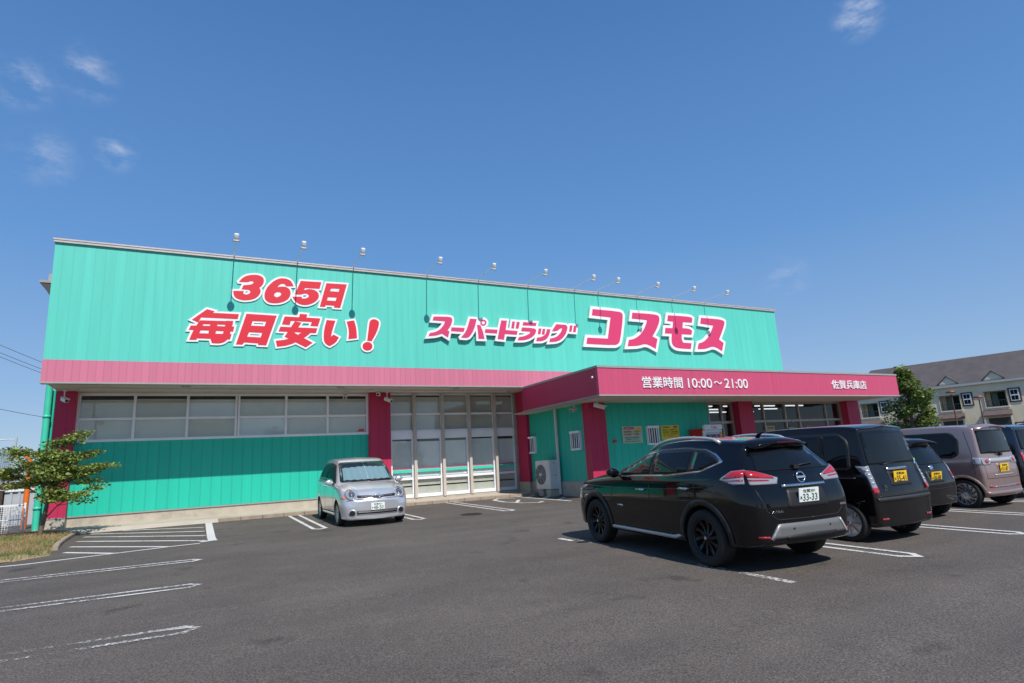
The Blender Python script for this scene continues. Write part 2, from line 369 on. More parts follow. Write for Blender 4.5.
SIGNS = json.loads("""{"slogan":[["digit_three",[[[[0.702,7.643],[0.747,7.713],[0.774,7.75],[0.8,7.778],[0.829,7.804],[0.861,7.829],[0.896,7.851],[0.934,7.869],[0.974,7.884],[1.016,7.896],[1.06,7.906],[1.105,7.913],[1.152,7.918],[1.2,7.921],[1.244,7.918],[1.284,7.911],[1.319,7.899],[1.351,7.883],[1.376,7.863],[1.396,7.84],[1.411,7.814],[1.419,7.786],[1.423,7.755],[1.422,7.722],[1.416,7.686],[1.406,7.649],[1.391,7.616],[1.374,7.586],[1.347,7.553],[1.292,7.502],[1.321,7.455],[1.333,7.427],[1.336,7.401],[1.335,7.373],[1.329,7.342],[1.319,7.31],[1.303,7.277],[1.282,7.244],[1.256,7.209],[1.226,7.178],[1.192,7.151],[1.154,7.128],[1.112,7.108],[1.067,7.092],[1.02,7.078],[0.971,7.068],[0.92,7.061],[0.869,7.058],[0.82,7.059],[0.772,7.065],[0.725,7.075],[0.684,7.089],[0.65,7.107],[0.623,7.128],[0.601,7.153],[0.584,7.18],[0.572,7.211],[0.562,7.255],[0.553,7.338],[0.851,7.355],[0.835,7.276],[0.878,7.256],[0.903,7.249],[0.924,7.248],[0.946,7.252],[0.97,7.261],[0.99,7.272],[1.007,7.286],[1.023,7.307],[1.048,7.35],[1.0,7.407],[0.937,7.408],[0.902,7.409],[0.875,7.409],[0.842,7.409],[0.785,7.409],[0.833,7.543],[0.914,7.557],[0.955,7.566],[0.985,7.572],[1.012,7.579],[1.035,7.585],[1.056,7.593],[1.075,7.603],[1.095,7.618],[1.126,7.648],[1.106,7.698],[1.063,7.701],[1.039,7.7],[1.02,7.694],[1.001,7.685],[0.983,7.672],[0.953,7.662],[0.912,7.655],[0.844,7.649]],[]]]],["digit_six",[[[[2.32,7.645],[2.099,7.625],[2.045,7.696],[1.996,7.699],[1.968,7.697],[1.946,7.69],[1.925,7.679],[1.903,7.663],[1.885,7.647],[1.869,7.63],[1.854,7.608],[1.833,7.566],[1.893,7.586],[1.929,7.595],[1.963,7.6],[1.999,7.603],[2.039,7.603],[2.076,7.598],[2.11,7.588],[2.142,7.574],[2.17,7.554],[2.194,7.53],[2.212,7.501],[2.225,7.467],[2.232,7.429],[2.234,7.388],[2.228,7.346],[2.215,7.302],[2.196,7.257],[2.171,7.215],[2.139,7.178],[2.101,7.145],[2.057,7.116],[2.01,7.091],[1.961,7.07],[1.91,7.053],[1.856,7.04],[1.803,7.031],[1.752,7.026],[1.701,7.025],[1.653,7.028],[1.609,7.036],[1.571,7.05],[1.538,7.07],[1.51,7.095],[1.488,7.124],[1.471,7.158],[1.459,7.197],[1.453,7.24],[1.453,7.285],[1.458,7.331],[1.468,7.38],[1.485,7.431],[1.503,7.477],[1.522,7.52],[1.544,7.559],[1.567,7.594],[1.595,7.63],[1.626,7.667],[1.66,7.705],[1.699,7.744],[1.739,7.778],[1.78,7.808],[1.823,7.834],[1.867,7.855],[1.911,7.87],[1.956,7.88],[2.001,7.884],[2.046,7.883],[2.089,7.878],[2.129,7.867],[2.167,7.853],[2.203,7.834],[2.233,7.81],[2.259,7.78],[2.284,7.735]],[[[1.745,7.332],[1.767,7.366],[1.805,7.396],[1.849,7.409],[1.924,7.402],[1.957,7.338],[1.919,7.286],[1.883,7.257],[1.809,7.225],[1.737,7.272]]]]]],["digit_five",[[[[2.541,7.846],[3.195,7.862],[3.138,7.628],[2.68,7.619],[2.64,7.539],[2.737,7.573],[2.792,7.586],[2.837,7.59],[2.883,7.589],[2.93,7.581],[2.972,7.57],[3.01,7.553],[3.043,7.532],[3.072,7.506],[3.093,7.476],[3.108,7.441],[3.115,7.402],[3.116,7.359],[3.107,7.317],[3.088,7.274],[3.059,7.233],[3.021,7.191],[2.978,7.154],[2.931,7.121],[2.879,7.093],[2.822,7.068],[2.767,7.05],[2.713,7.039],[2.661,7.034],[2.61,7.036],[2.561,7.044],[2.515,7.057],[2.472,7.076],[2.431,7.1],[2.395,7.128],[2.366,7.159],[2.336,7.202],[2.294,7.286],[2.57,7.309],[2.591,7.253],[2.637,7.251],[2.664,7.253],[2.687,7.259],[2.711,7.267],[2.737,7.278],[2.758,7.29],[2.775,7.305],[2.789,7.325],[2.807,7.364],[2.777,7.397],[2.756,7.412],[2.736,7.42],[2.711,7.424],[2.683,7.425],[2.657,7.423],[2.631,7.417],[2.607,7.407],[2.583,7.394],[2.554,7.385],[2.52,7.379],[2.468,7.377],[2.365,7.381]],[]]]],["sun_character",[[[[3.357,7.845],[4.029,7.861],[3.812,7.02],[3.606,7.019],[3.618,7.084],[3.341,7.081],[3.321,7.021],[3.153,7.018]],[[[3.508,7.675],[3.788,7.686],[3.758,7.577],[3.478,7.576]],[[3.412,7.364],[3.694,7.369],[3.66,7.247],[3.374,7.247]]]]]],["every_character",[[[[-0.147,6.694],[0.059,6.647],[0.018,6.59],[0.738,6.597],[0.707,6.439],[-0.294,6.429],[-0.363,6.27],[-0.533,6.341]],[]],[[[-0.324,6.333],[-0.184,6.342],[-0.323,5.923],[-0.372,5.77],[-0.384,5.731],[-0.573,5.726],[-0.506,5.946],[-0.444,6.098]],[]],[[[-0.272,6.337],[0.588,6.361],[0.574,6.243],[-0.312,6.224]],[]],[[[-0.552,6.161],[0.623,6.196],[0.596,6.036],[-0.601,6.029]],[]],[[[-0.417,5.934],[0.556,5.951],[0.518,5.784],[-0.472,5.779]],[]],[[[0.395,6.365],[0.588,6.369],[0.513,5.96],[0.458,5.792],[0.399,5.728],[0.336,5.683],[0.269,5.658],[0.184,5.646],[0.029,5.648],[-0.011,5.776],[0.169,5.788],[0.248,5.813],[0.286,5.856],[0.327,5.999]],[]],[[[-0.024,6.331],[0.172,6.335],[0.094,5.806],[-0.097,5.805]],[]]]],["sun_character",[[[[0.95,6.624],[1.831,6.618],[1.546,5.642],[1.318,5.645],[1.309,5.695],[0.913,5.711],[0.871,5.639],[0.687,5.635]],[[[1.134,6.402],[1.526,6.405],[1.48,6.253],[1.093,6.252]],[[1.043,6.039],[1.421,6.037],[1.376,5.887],[0.992,5.89]]]]]],["cheap_character",[[[[2.53,6.729],[2.762,6.722],[2.735,6.605],[2.508,6.608]],[]],[[[2.068,6.61],[3.169,6.615],[3.141,6.479],[2.039,6.478]],[]],[[[2.068,6.602],[2.291,6.603],[2.224,6.337],[1.994,6.35]],[]],[[[2.949,6.605],[3.165,6.61],[3.101,6.344],[2.862,6.343]],[]],[[[1.949,6.265],[3.085,6.276],[3.037,6.11],[1.897,6.112]],[]],[[[2.381,6.469],[2.583,6.437],[2.38,6.085],[2.938,5.785],[2.725,5.624],[2.081,5.949]],[]],[[[2.676,6.188],[2.893,6.164],[2.848,6.09],[2.767,6.013],[2.637,5.908],[2.478,5.809],[2.291,5.715],[2.114,5.653],[1.866,5.611],[1.823,5.801],[2.071,5.844],[2.223,5.892],[2.361,5.959],[2.469,6.022],[2.549,6.08],[2.61,6.129]],[]]]],["hiragana_i",[[[[3.375,6.574],[3.655,6.564],[3.583,6.318],[3.548,6.181],[3.518,6.019],[3.602,6.09],[3.772,6.0],[3.693,5.863],[3.619,5.787],[3.477,5.698],[3.383,5.738],[3.334,5.791],[3.297,5.871],[3.283,5.994],[3.29,6.16],[3.314,6.326]],[]],[[[4.029,6.56],[4.27,6.616],[4.328,6.414],[4.352,6.261],[4.365,6.006],[4.081,5.957],[4.101,6.154],[4.088,6.305]],[]]]],["exclamation_mark",[[[[4.785,6.537],[4.814,6.633],[4.852,6.668],[4.9,6.69],[4.957,6.698],[5.012,6.69],[5.067,6.665],[5.103,6.628],[5.121,6.578],[5.109,6.482],[5.069,6.34],[5.003,6.183],[4.865,5.924],[4.709,5.931],[4.744,6.208],[4.766,6.379]],[]],[[[4.882,5.768],[4.883,5.754],[4.883,5.74],[4.881,5.725],[4.878,5.711],[4.873,5.696],[4.867,5.683],[4.859,5.67],[4.85,5.657],[4.839,5.646],[4.828,5.635],[4.815,5.626],[4.801,5.617],[4.787,5.61],[4.772,5.604],[4.756,5.599],[4.74,5.595],[4.724,5.593],[4.708,5.593],[4.692,5.594],[4.675,5.596],[4.66,5.599],[4.645,5.604],[4.631,5.611],[4.617,5.618],[4.605,5.627],[4.594,5.636],[4.583,5.647],[4.574,5.659],[4.567,5.671],[4.561,5.684],[4.556,5.698],[4.553,5.712],[4.552,5.726],[4.552,5.74],[4.553,5.755],[4.557,5.769],[4.561,5.783],[4.568,5.797],[4.575,5.81],[4.584,5.822],[4.595,5.834],[4.606,5.844],[4.619,5.854],[4.632,5.863],[4.647,5.87],[4.662,5.876],[4.677,5.881],[4.693,5.885],[4.71,5.887],[4.726,5.888],[4.742,5.887],[4.758,5.885],[4.774,5.881],[4.789,5.876],[4.803,5.87],[4.817,5.863],[4.829,5.854],[4.841,5.844],[4.851,5.834],[4.86,5.822],[4.868,5.809],[4.874,5.796],[4.879,5.783]],[]]]]],"small":[["katakana_su",[[[[7.083,6.908],[7.421,6.924],[7.577,6.93],[7.663,6.928],[7.723,6.921],[7.774,6.899],[7.785,6.842],[7.786,6.803],[7.779,6.764],[7.765,6.719],[7.746,6.666],[7.723,6.617],[7.698,6.57],[7.661,6.517],[7.59,6.426],[7.664,6.389],[7.601,6.16],[7.375,6.293],[7.248,6.246],[7.174,6.223],[7.11,6.209],[7.025,6.195],[6.864,6.176],[6.917,6.293],[7.033,6.318],[7.097,6.336],[7.148,6.356],[7.198,6.38],[7.247,6.407],[7.293,6.441],[7.338,6.479],[7.379,6.523],[7.418,6.573],[7.449,6.617],[7.472,6.655],[7.488,6.696],[7.502,6.759],[7.034,6.765]],[]]]],["long_bar",[[[[7.745,6.545],[8.268,6.551],[8.221,6.401],[7.725,6.404]],[]]]],["katakana_pa",[[[[8.494,6.915],[8.766,6.917],[8.687,6.654],[8.626,6.505],[8.557,6.383],[8.486,6.285],[8.413,6.212],[8.309,6.178],[8.107,6.183],[8.258,6.356],[8.335,6.478],[8.387,6.607],[8.434,6.732]],[]],[[[8.768,6.698],[8.905,6.694],[8.979,6.5],[9.015,6.37],[9.048,6.174],[8.799,6.169],[8.797,6.36],[8.789,6.493]],[]],[[[9.158,6.822],[9.159,6.811],[9.158,6.799],[9.156,6.787],[9.153,6.776],[9.149,6.764],[9.144,6.753],[9.137,6.743],[9.13,6.732],[9.122,6.723],[9.112,6.714],[9.102,6.706],[9.092,6.699],[9.08,6.693],[9.069,6.688],[9.057,6.684],[9.044,6.681],[9.032,6.679],[9.02,6.678],[9.007,6.679],[8.995,6.68],[8.983,6.683],[8.972,6.687],[8.962,6.692],[8.952,6.698],[8.942,6.705],[8.934,6.712],[8.927,6.721],[8.92,6.73],[8.915,6.74],[8.911,6.75],[8.908,6.761],[8.906,6.773],[8.905,6.784],[8.906,6.796],[8.908,6.807],[8.911,6.819],[8.915,6.83],[8.92,6.841],[8.926,6.852],[8.934,6.862],[8.942,6.872],[8.951,6.88],[8.961,6.888],[8.972,6.896],[8.983,6.902],[8.995,6.907],[9.007,6.911],[9.019,6.914],[9.032,6.916],[9.044,6.917],[9.056,6.916],[9.069,6.915],[9.08,6.912],[9.091,6.908],[9.102,6.904],[9.112,6.898],[9.122,6.891],[9.13,6.883],[9.137,6.875],[9.144,6.865],[9.149,6.855],[9.153,6.845],[9.156,6.834]],[[[9.098,6.81],[9.098,6.804],[9.098,6.798],[9.097,6.792],[9.096,6.786],[9.093,6.78],[9.091,6.774],[9.087,6.769],[9.083,6.763],[9.079,6.758],[9.074,6.754],[9.069,6.75],[9.063,6.746],[9.057,6.743],[9.051,6.74],[9.045,6.738],[9.038,6.736],[9.032,6.735],[9.025,6.735],[9.019,6.735],[9.012,6.736],[9.006,6.737],[9.0,6.739],[8.995,6.742],[8.99,6.745],[8.985,6.749],[8.98,6.753],[8.977,6.757],[8.973,6.762],[8.97,6.767],[8.968,6.773],[8.967,6.778],[8.966,6.784],[8.965,6.79],[8.966,6.796],[8.966,6.803],[8.968,6.809],[8.97,6.815],[8.973,6.82],[8.976,6.826],[8.98,6.831],[8.985,6.836],[8.989,6.841],[8.995,6.845],[9.0,6.849],[9.006,6.852],[9.012,6.855],[9.019,6.857],[9.025,6.859],[9.032,6.86],[9.038,6.86],[9.045,6.86],[9.051,6.859],[9.057,6.858],[9.063,6.856],[9.069,6.853],[9.074,6.85],[9.079,6.846],[9.083,6.842],[9.087,6.838],[9.091,6.833],[9.093,6.828],[9.096,6.822],[9.097,6.816]]]]]],["long_bar",[[[[9.1,6.554],[9.61,6.558],[9.579,6.41],[9.073,6.415]],[]]]],["katakana_do",[[[[9.791,6.934],[10.028,6.935],[9.952,6.564],[10.467,6.55],[10.426,6.402],[9.913,6.407],[9.858,6.182],[9.589,6.197],[9.671,6.508],[9.721,6.692]],[]],[[[10.262,6.921],[10.376,6.917],[10.313,6.646],[10.199,6.646]],[]],[[[10.452,6.915],[10.587,6.913],[10.512,6.65],[10.389,6.65]],[]]]],["katakana_ra",[[[[10.742,6.922],[11.331,6.922],[11.282,6.798],[10.694,6.789]],[]],[[[10.669,6.707],[11.079,6.703],[11.236,6.684],[11.297,6.629],[11.253,6.507],[11.186,6.425],[11.082,6.341],[10.96,6.274],[10.82,6.224],[10.674,6.195],[10.443,6.185],[10.509,6.316],[10.699,6.351],[10.817,6.39],[10.928,6.444],[10.994,6.491],[11.028,6.551],[10.621,6.558]],[]]]],["small_katakana_tsu",[[[[11.414,6.706],[11.542,6.706],[11.477,6.479],[11.358,6.48]],[]],[[[11.594,6.698],[11.715,6.704],[11.656,6.47],[11.536,6.471]],[]],[[[11.795,6.698],[11.945,6.699],[11.901,6.536],[11.851,6.435],[11.779,6.343],[11.691,6.272],[11.587,6.223],[11.467,6.196],[11.265,6.187],[11.307,6.329],[11.488,6.364],[11.591,6.405],[11.676,6.462],[11.737,6.543]],[]]]],["katakana_gu",[[[[12.241,6.925],[12.698,6.922],[12.766,6.835],[12.723,6.699],[12.691,6.624],[12.656,6.563],[12.612,6.502],[12.56,6.44],[12.504,6.386],[12.446,6.338],[12.384,6.297],[12.32,6.263],[12.248,6.235],[12.17,6.213],[12.061,6.196],[11.854,6.177],[11.906,6.322],[12.07,6.36],[12.156,6.388],[12.22,6.421],[12.28,6.461],[12.335,6.508],[12.383,6.556],[12.422,6.603],[12.458,6.661],[12.509,6.766],[12.456,6.767],[12.422,6.76],[12.391,6.744],[12.356,6.721],[12.317,6.69],[12.273,6.666],[12.222,6.648],[12.151,6.635],[12.012,6.624],[12.051,6.68],[12.078,6.718],[12.107,6.756],[12.151,6.812]],[]],[[[12.887,6.915],[13.014,6.914],[12.935,6.65],[12.821,6.655]],[]],[[[13.077,6.914],[13.205,6.914],[13.138,6.646],[13.01,6.647]],[]]]]],"big":[["katakana_ko",[[[[14.088,7.687],[15.085,7.678],[15.46,7.663],[15.588,7.624],[15.633,7.516],[15.578,7.211],[15.44,6.672],[15.341,6.366],[15.282,6.291],[15.202,6.237],[15.098,6.202],[14.692,6.184],[13.629,6.185],[13.702,6.448],[14.733,6.456],[14.974,7.383],[14.022,7.416]],[]]]],["katakana_su",[[[[16.169,7.672],[16.896,7.679],[17.23,7.678],[17.414,7.67],[17.54,7.652],[17.641,7.61],[17.655,7.512],[17.65,7.445],[17.628,7.376],[17.594,7.294],[17.545,7.199],[17.489,7.103],[17.424,7.007],[17.332,6.886],[17.151,6.666],[17.415,6.559],[17.258,6.118],[16.97,6.242],[16.815,6.289],[16.697,6.3],[16.584,6.289],[16.475,6.256],[16.358,6.229],[16.231,6.208],[16.06,6.191],[15.735,6.171],[15.829,6.444],[16.036,6.489],[16.153,6.526],[16.249,6.57],[16.347,6.626],[16.447,6.694],[16.538,6.77],[16.622,6.854],[16.698,6.945],[16.767,7.045],[16.822,7.132],[16.865,7.206],[16.899,7.279],[16.937,7.387],[16.1,7.404]],[]]]],["katakana_mo",[[[[18.178,7.689],[18.926,7.7],[19.267,7.7],[19.448,7.693],[19.562,7.676],[19.631,7.635],[19.569,7.428],[19.019,7.418],[18.959,7.138],[19.201,7.137],[19.317,7.13],[19.388,7.117],[19.449,7.092],[19.525,7.035],[19.449,6.853],[18.875,6.851],[18.844,6.711],[18.836,6.64],[18.841,6.591],[18.861,6.54],[18.912,6.461],[19.399,6.46],[19.309,6.183],[18.857,6.186],[18.641,6.193],[18.511,6.207],[18.417,6.228],[18.358,6.255],[18.31,6.287],[18.272,6.324],[18.245,6.367],[18.229,6.415],[18.221,6.473],[18.222,6.542],[18.236,6.643],[18.278,6.843],[17.88,6.84],[17.944,7.096],[18.361,7.105],[18.439,7.409],[18.1,7.42]],[]]]],["katakana_su",[[[[20.185,7.697],[20.905,7.701],[21.238,7.697],[21.423,7.686],[21.554,7.664],[21.668,7.614],[21.649,7.508],[21.611,7.416],[21.548,7.303],[21.429,7.112],[21.166,6.709],[21.429,6.561],[21.265,6.158],[20.973,6.292],[20.812,6.34],[20.683,6.348],[20.556,6.329],[20.428,6.285],[20.301,6.251],[20.175,6.226],[20.017,6.21],[19.734,6.199],[19.837,6.47],[20.027,6.516],[20.137,6.556],[20.23,6.605],[20.328,6.669],[20.431,6.747],[20.528,6.836],[20.619,6.937],[20.723,7.081],[20.9,7.36],[20.091,7.418]],[]]]]]}""")

# ------------------------------------------------------------ ground and markings
g = Geo(); xs = [-900, -60, -30, 5, 35, 70, 110, 900]; ys = [-900, -90, -45, -20, 2.6, 30, 90, 900]
g.add([(x, y, gz(x, y)) for y in ys for x in xs], [(j*8+i, j*8+i+1, j*8+i+9, j*8+i+8) for j in range(7) for i in range(7)])
struct(g.build('asphalt_ground', m_asphalt))

def mark(pts, wdt, m, name='parking_line', closed=False, z=.004):
    """a painted stripe following the ground"""
    g = Geo(); n = len(pts)
    for i in range(n-1):
        a, b = Vector(pts[i]), Vector(pts[i+1]); d = (b-a).normalized(); p = Vector((-d.y, d.x))*wdt/2; a2, b2 = a-d*(wdt/2 if i else 0), b+d*(wdt/2 if i < n-2 else 0)
        k = max(1, int((b2-a2).length/.6)); zz = z+.0012*i
        for j in range(k):
            q0 = a2+(b2-a2)*j/k; q1 = a2+(b2-a2)*(j+1)/k
            g.add([gv(q0.x-p.x, q0.y-p.y, zz), gv(q1.x-p.x, q1.y-p.y, zz), gv(q1.x+p.x, q1.y+p.y, zz), gv(q0.x+p.x, q0.y+p.y, zz)], [(0, 1, 2, 3)])
    o = g.build(name, m, origin=(0, 0, 0)); return struct(o)
# left row: double stripes that close at their end
for y, m, x0 in ((-7.52, m_line_thin, -9), (-10.03, m_line_thin, -9), (-12.5, m_line_worn, -9)):
    mark([(x0, y+.13), (-.12, y+.13), (.0, y), (-.12, y-.13), (x0, y-.13)], .07, m)
mark([(-.42, -12.36), (-.04, -12.42)], .07, m_line_thin)
mark([(-9, -5.02-.55), (-2.75, -5.60), (-.6, -5.05), (-.02, -4.98)], .10, m_line)
# hatched bay in front of the left pillar
for x0, y0, x1, y1 in ((-1.9, .05, .05, -1.15), (-2.55, -.25, .07, -2.3), (-2.6, -.95, .08, -3.42), (-2.58, -2.0, .08, -4.5), (-2.52, -3.15, -.62, -4.98), (-2.45, -4.22, -1.5, -5.24)):
    mark([(x0, y0), (x1, y1)], .11, m_line)
mark([(.17, .1), (.2, -3.9), (.22, -4.6), (-.02, -4.72)], .17, m_line)
# bays along the shop front
for x in (2.52, 5.0, 7.62):
    mark([(x-.16, .2), (x-.14, -4.25), (x-.02, -4.42), (x+.13, -4.3), (x+.12, .2)], .09, m_line)
# right row
mark([(5.76, -9.95), (5.78, -10.35)], .10, m_line); mark([(5.92, -10.2), (5.92, -13.3)], .085, m_line_old); mark([(5.82, -13.3), (5.84, -14.75)], .11, m_line_worn)
for x in (8.22, 11.02, 13.6, 16.1):
    m = m_line
    mark([(x-.14, -9.9), (x-.13, -14.6), (x, -14.76), (x+.13, -14.6), (x+.14, -9.9)], .085, m)
# hatched strip and arrow beside the entrance extension
mark([(10.2, .9), (10.38, -3.2)], .10, m_line)
for y in (1.5, .45, -.6, -1.6): mark([(10.42, y-.75), (11.15, y)], .13, m_line)
mark([(9.9, -.3), (9.35, .05), (8.98, -.4), (8.85, -1.5), (9.05, -2.4), (9.45, -2.75), (9.75, -2.5)], .12, m_line, 'painted_arrow')
mark([(9.05, -2.0), (9.6, -1.1)], .12, m_line, 'painted_arrow')
# drain cover in the lot
g = Geo(); g.lathe([(.0, .012), (.26, .012), (.28, .008), (.30, .0)], 28, M=Matrix.Translation(gv(6.45, -4.3, .003)))
tag(g.build('drain_cover', mat('cast_iron', (.035, .034, .033), .6, .5), origin=gv(6.45, -4.3)), 'round dark iron drain cover set in the asphalt before the glass doors', 'drain cover')

# apron, kerb
g = Geo(); A0 = gz(0, .3)
for x0, x1 in ((-4.2, .42), (.42, 11.3)):
    g.add([(x0, .42, gz(x0, .4)+.085), (x1, .42, gz(x1, .4)+.085), (x1, 2.3, gz(x1, 2.2)+.05), (x0, 2.3, gz(x0, 2.2)+.05)], [(0, 1, 2, 3)])
    if x0 < 0: g.add([(x0, .1, gz(x0, .1)+.004), (x1, .1, gz(x1, .1)+.004), (x1, .42, gz(x1, .4)+.085), (x0, .42, gz(x0, .4)+.085)], [(0, 1, 2, 3)])
struct(g.build('apron_pavement', m_apron))
g = Geo(); x = .42
while x < 11.0:
    L = .595; z = gz(x, .3); g.box(x+.006, x+L-.006, .235+random.uniform(-.006, .006), .415, z-.05, z+.095+random.uniform(-.004, .004)); x += L
struct(g.build('kerb', m_kerb, bevel=.012))
# walkway under the entrance extension
g = Geo(); g.box(11.6, 26.2, -3.7, -2.7, .1, gz(18, -3)+.06)
struct(g.build('entrance_pavement', m_apron))

# ------------------------------------------------------------ the shop
XL, XR, ZT, ZB, ZC, RW = -3.99, 25.43, 8.45, 5.04, 4.385, 2.25
shop = thing('store_building', 'long low drugstore with teal and pink metal cladding and a pink entrance canopy', 'store', (10.7, 2, gz(10.7, 2)))
def P(name, g, mats, **k): return g.build(name, mats, shop, **k)
g = Geo(); g.box(XL, XR, 0, .18, ZB, ZT-.08); P('upper_fascia', g, m_teal)
g = Geo(); g.box(XL-.005, XR+.005, -.012, .175, ZC+.045, ZB-.002); P('fascia_band', g, m_band)
g = Geo(); g.box(XL-.02, XR+.02, -.03, .21, ZC, ZC+.043); P('fascia_edge', g, m_trim)
g = Geo(); g.box(XL-.03, XR+.03, -.06, .24, ZT-.078, ZT+.03); g.box(XL-.045, XR+.045, -.075, .255, ZT-.012, ZT+.032); 
x = XL+4
P('coping', g, m_coping)
# roof and side walls behind the fascia
g = Geo(); g.box(XL+.05, XR-.05, .2, 34, 7.2, 7.35)
P('roof', g, mat('roof_metal', (.30, .31, .32), .5, .2, var=.1))
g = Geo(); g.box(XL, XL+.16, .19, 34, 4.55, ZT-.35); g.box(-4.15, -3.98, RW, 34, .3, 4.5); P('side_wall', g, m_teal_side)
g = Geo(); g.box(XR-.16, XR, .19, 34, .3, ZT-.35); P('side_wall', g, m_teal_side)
g = Geo(); g.box(XL+.3, XR-.3, 33.8, 34, .3, 7.2); P('rear_wall', g, m_teal_low)
g = Geo(); g.box(-4.36, -4.02, 1.45, 33, 7.62, 7.88); g.box(-4.52, -4.02, 1.25, 33.2, 7.54, 7.615)
P('gutter', g, m_trim)
g = Geo(); g.add([(-4.02, 1.27, 7.535), (-4.49, 1.27, 7.535), (-4.02, 1.27, 6.8), (-4.02, 1.6, 7.535), (-4.49, 1.6, 7.535), (-4.02, 1.6, 6.8)], [(0, 1, 2), (3, 5, 4), (0, 3, 4, 1), (1, 4, 5, 2), (0, 2, 5, 3)])
P('gutter_bracket', g, m_dark)
# soffit, bulkhead strip
g = Geo(); g.box(XL+.02, 11.75, .22, RW+.1, ZC+.06, ZC+.10); P('soffit', g, m_soffit)
g = Geo(); g.box(-3.3, 10.5, 1.15, 1.30, ZC-.0, ZC+.058); P('soffit_strip', g, m_soffitw)
for x in (-.6, 4.0, 8.2):
    g = Geo(); g.lathe([(0, 0), (.11, 0), (.13, .015), (.13, .03)], 20, M=Matrix.Translation((x, .75, ZC+.028))); P('downlight', g, m_trim)
g = Geo(); g.tube([(-4.18, 2.05, ZC+.3), (-4.18, 2.05, gz(-4.2, 2))], .085, n=14)
for z in (1.1, 2.4, 3.7): g.lathe([(.088, -.04), (.10, -.04), (.10, .04), (.088, .04)], 14, M=Matrix.Translation((-4.18, 2.05, z)))
P('downpipe', g, m_pipe)
# recessed front wall: crimson pillars, low teal siding, window band, concrete plinth
def pillar(x0, x1, y0, y1, z0, z1, m=m_red, side=m_redy):
    g = Geo(); g.box(x0, x1, y0, y1, z0, z1)
    for i in (4, 5): g.m[i] = 1
    P('pillar', g, [m, side])
pillar(-4.0, -3.5, 2.0, 2.6, .80, ZC+.05); pillar(5.28, 6.06, 2.02, 2.6, .62, ZC+.05); pillar(11.36, 11.75, 1.25, 2.6, .84, ZC+.05, m_red)
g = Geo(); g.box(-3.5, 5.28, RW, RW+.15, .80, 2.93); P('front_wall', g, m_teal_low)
g = Geo(); g.box(-3.5, 5.28, RW-.025, RW+.16, .765, .797); g.box(-4.02, -3.5, 1.97, 2.0, .765, .797); P('wall_flashing', g, m_trim)
g = Geo(); g.box(-3.5, 5.28, RW+.012, RW+.3, .2, .763); g.box(-4.02, -3.502, 1.985, 2.6, .2, .763); g.box(5.27, 6.07, 2.01, 2.6, .2, .618); g.box(6.07, 11.36, RW-.12, RW+.3, .2, .53); g.box(11.34, 11.77, 1.22, 2.6, .2, .838)
P('plinth', g, m_conc)
g = Geo(); g.box(XL, 11.6, RW+.25, RW+.3, .3, 4.6); P('inner_wall', g, m_dark)
# window band
def window(x0, x1, z0, z1, y, mull, trans, pane_m, fm=m_alu, fw=.055, dbl=(), blind=None, gap=.10, name='window', depth=.09):
    f = Geo(); f.box(x0, x1, y-.02, y+depth, z1-fw, z1); f.box(x0, x1, y-.035, y+depth, z0, z0+fw)
    xs = [x0]+list(mull)+[x1]
    for i, x in enumerate(xs):
        wd = fw*1.9 if x in dbl else fw
        a, b = (x, x+wd) if i == 0 else ((x-wd, x) if i == len(xs)-1 else (x-wd/2, x+wd/2))
        f.box(a, b, y-.028, y+depth, z0+fw, z1-fw)
        if x in dbl: f.box(x-.012, x+.012, y-.031, y, z0+fw, z1-fw, 1)
    for z, h in trans:
        for a, b in zip(xs[:-1], xs[1:]): f.box(a+fw/2, b-fw/2, y-.024, y+depth, z-h/2, z+h/2)
    o = P(name, f, [fm, m_trim])
    g = Geo(); zz = [z0]+[t[0] for t in trans]+[z1]
    for i, (a, b) in enumerate(zip(xs[:-1], xs[1:])):
        for k, (c, d) in enumerate(zip(zz[:-1], zz[1:])):
            q = random.uniform(-.0025, .0025); q2 = random.uniform(-.002, .002)     # panes are never quite in one plane
            g.add([(a+.01, y+.035+q, c+.01), (b-.01, y+.035-q, c+.01), (b-.01, y+.035-q+q2, d-.01), (a+.01, y+.035+q+q2, d-.01)], [(0, 1, 2, 3)])
    g.build('pane', pane_m, o)
    if blind:
        for i, (a, b) in enumerate(zip(xs[:-1], xs[1:])):
            for k, (c, d) in enumerate(zip(zz[:-1], zz[1:])):
                g = Geo(); t = (gap+random.uniform(-.02, .03)) if k == len(zz)-2 else .03
                g.box(a+.03, b-.03, y+.10, y+.106, c+.02, d-t); g.tube([(a+.03, y+.103, c+.025), (b-.03, y+.103, c+.025)], .010, n=6); g.build('roller_blind', blind[(i*7+k*3) % len(blind)], o)
    return o
window(-3.5, 5.28, 2.93, ZC+.03, RW, (-2.03, -.57, .90, 2.43, 3.83), ((3.62, .075),), m_wpane, fw=.075, dbl=(.90,), blind=(m_blind, m_blind2, m_blind3, m_blind), gap=.17)
g = Geo(); g.box(-3.5, 5.28, RW-.015, RW+.1, ZC+.031, ZC+.06); P('window_head', g, m_soffit)
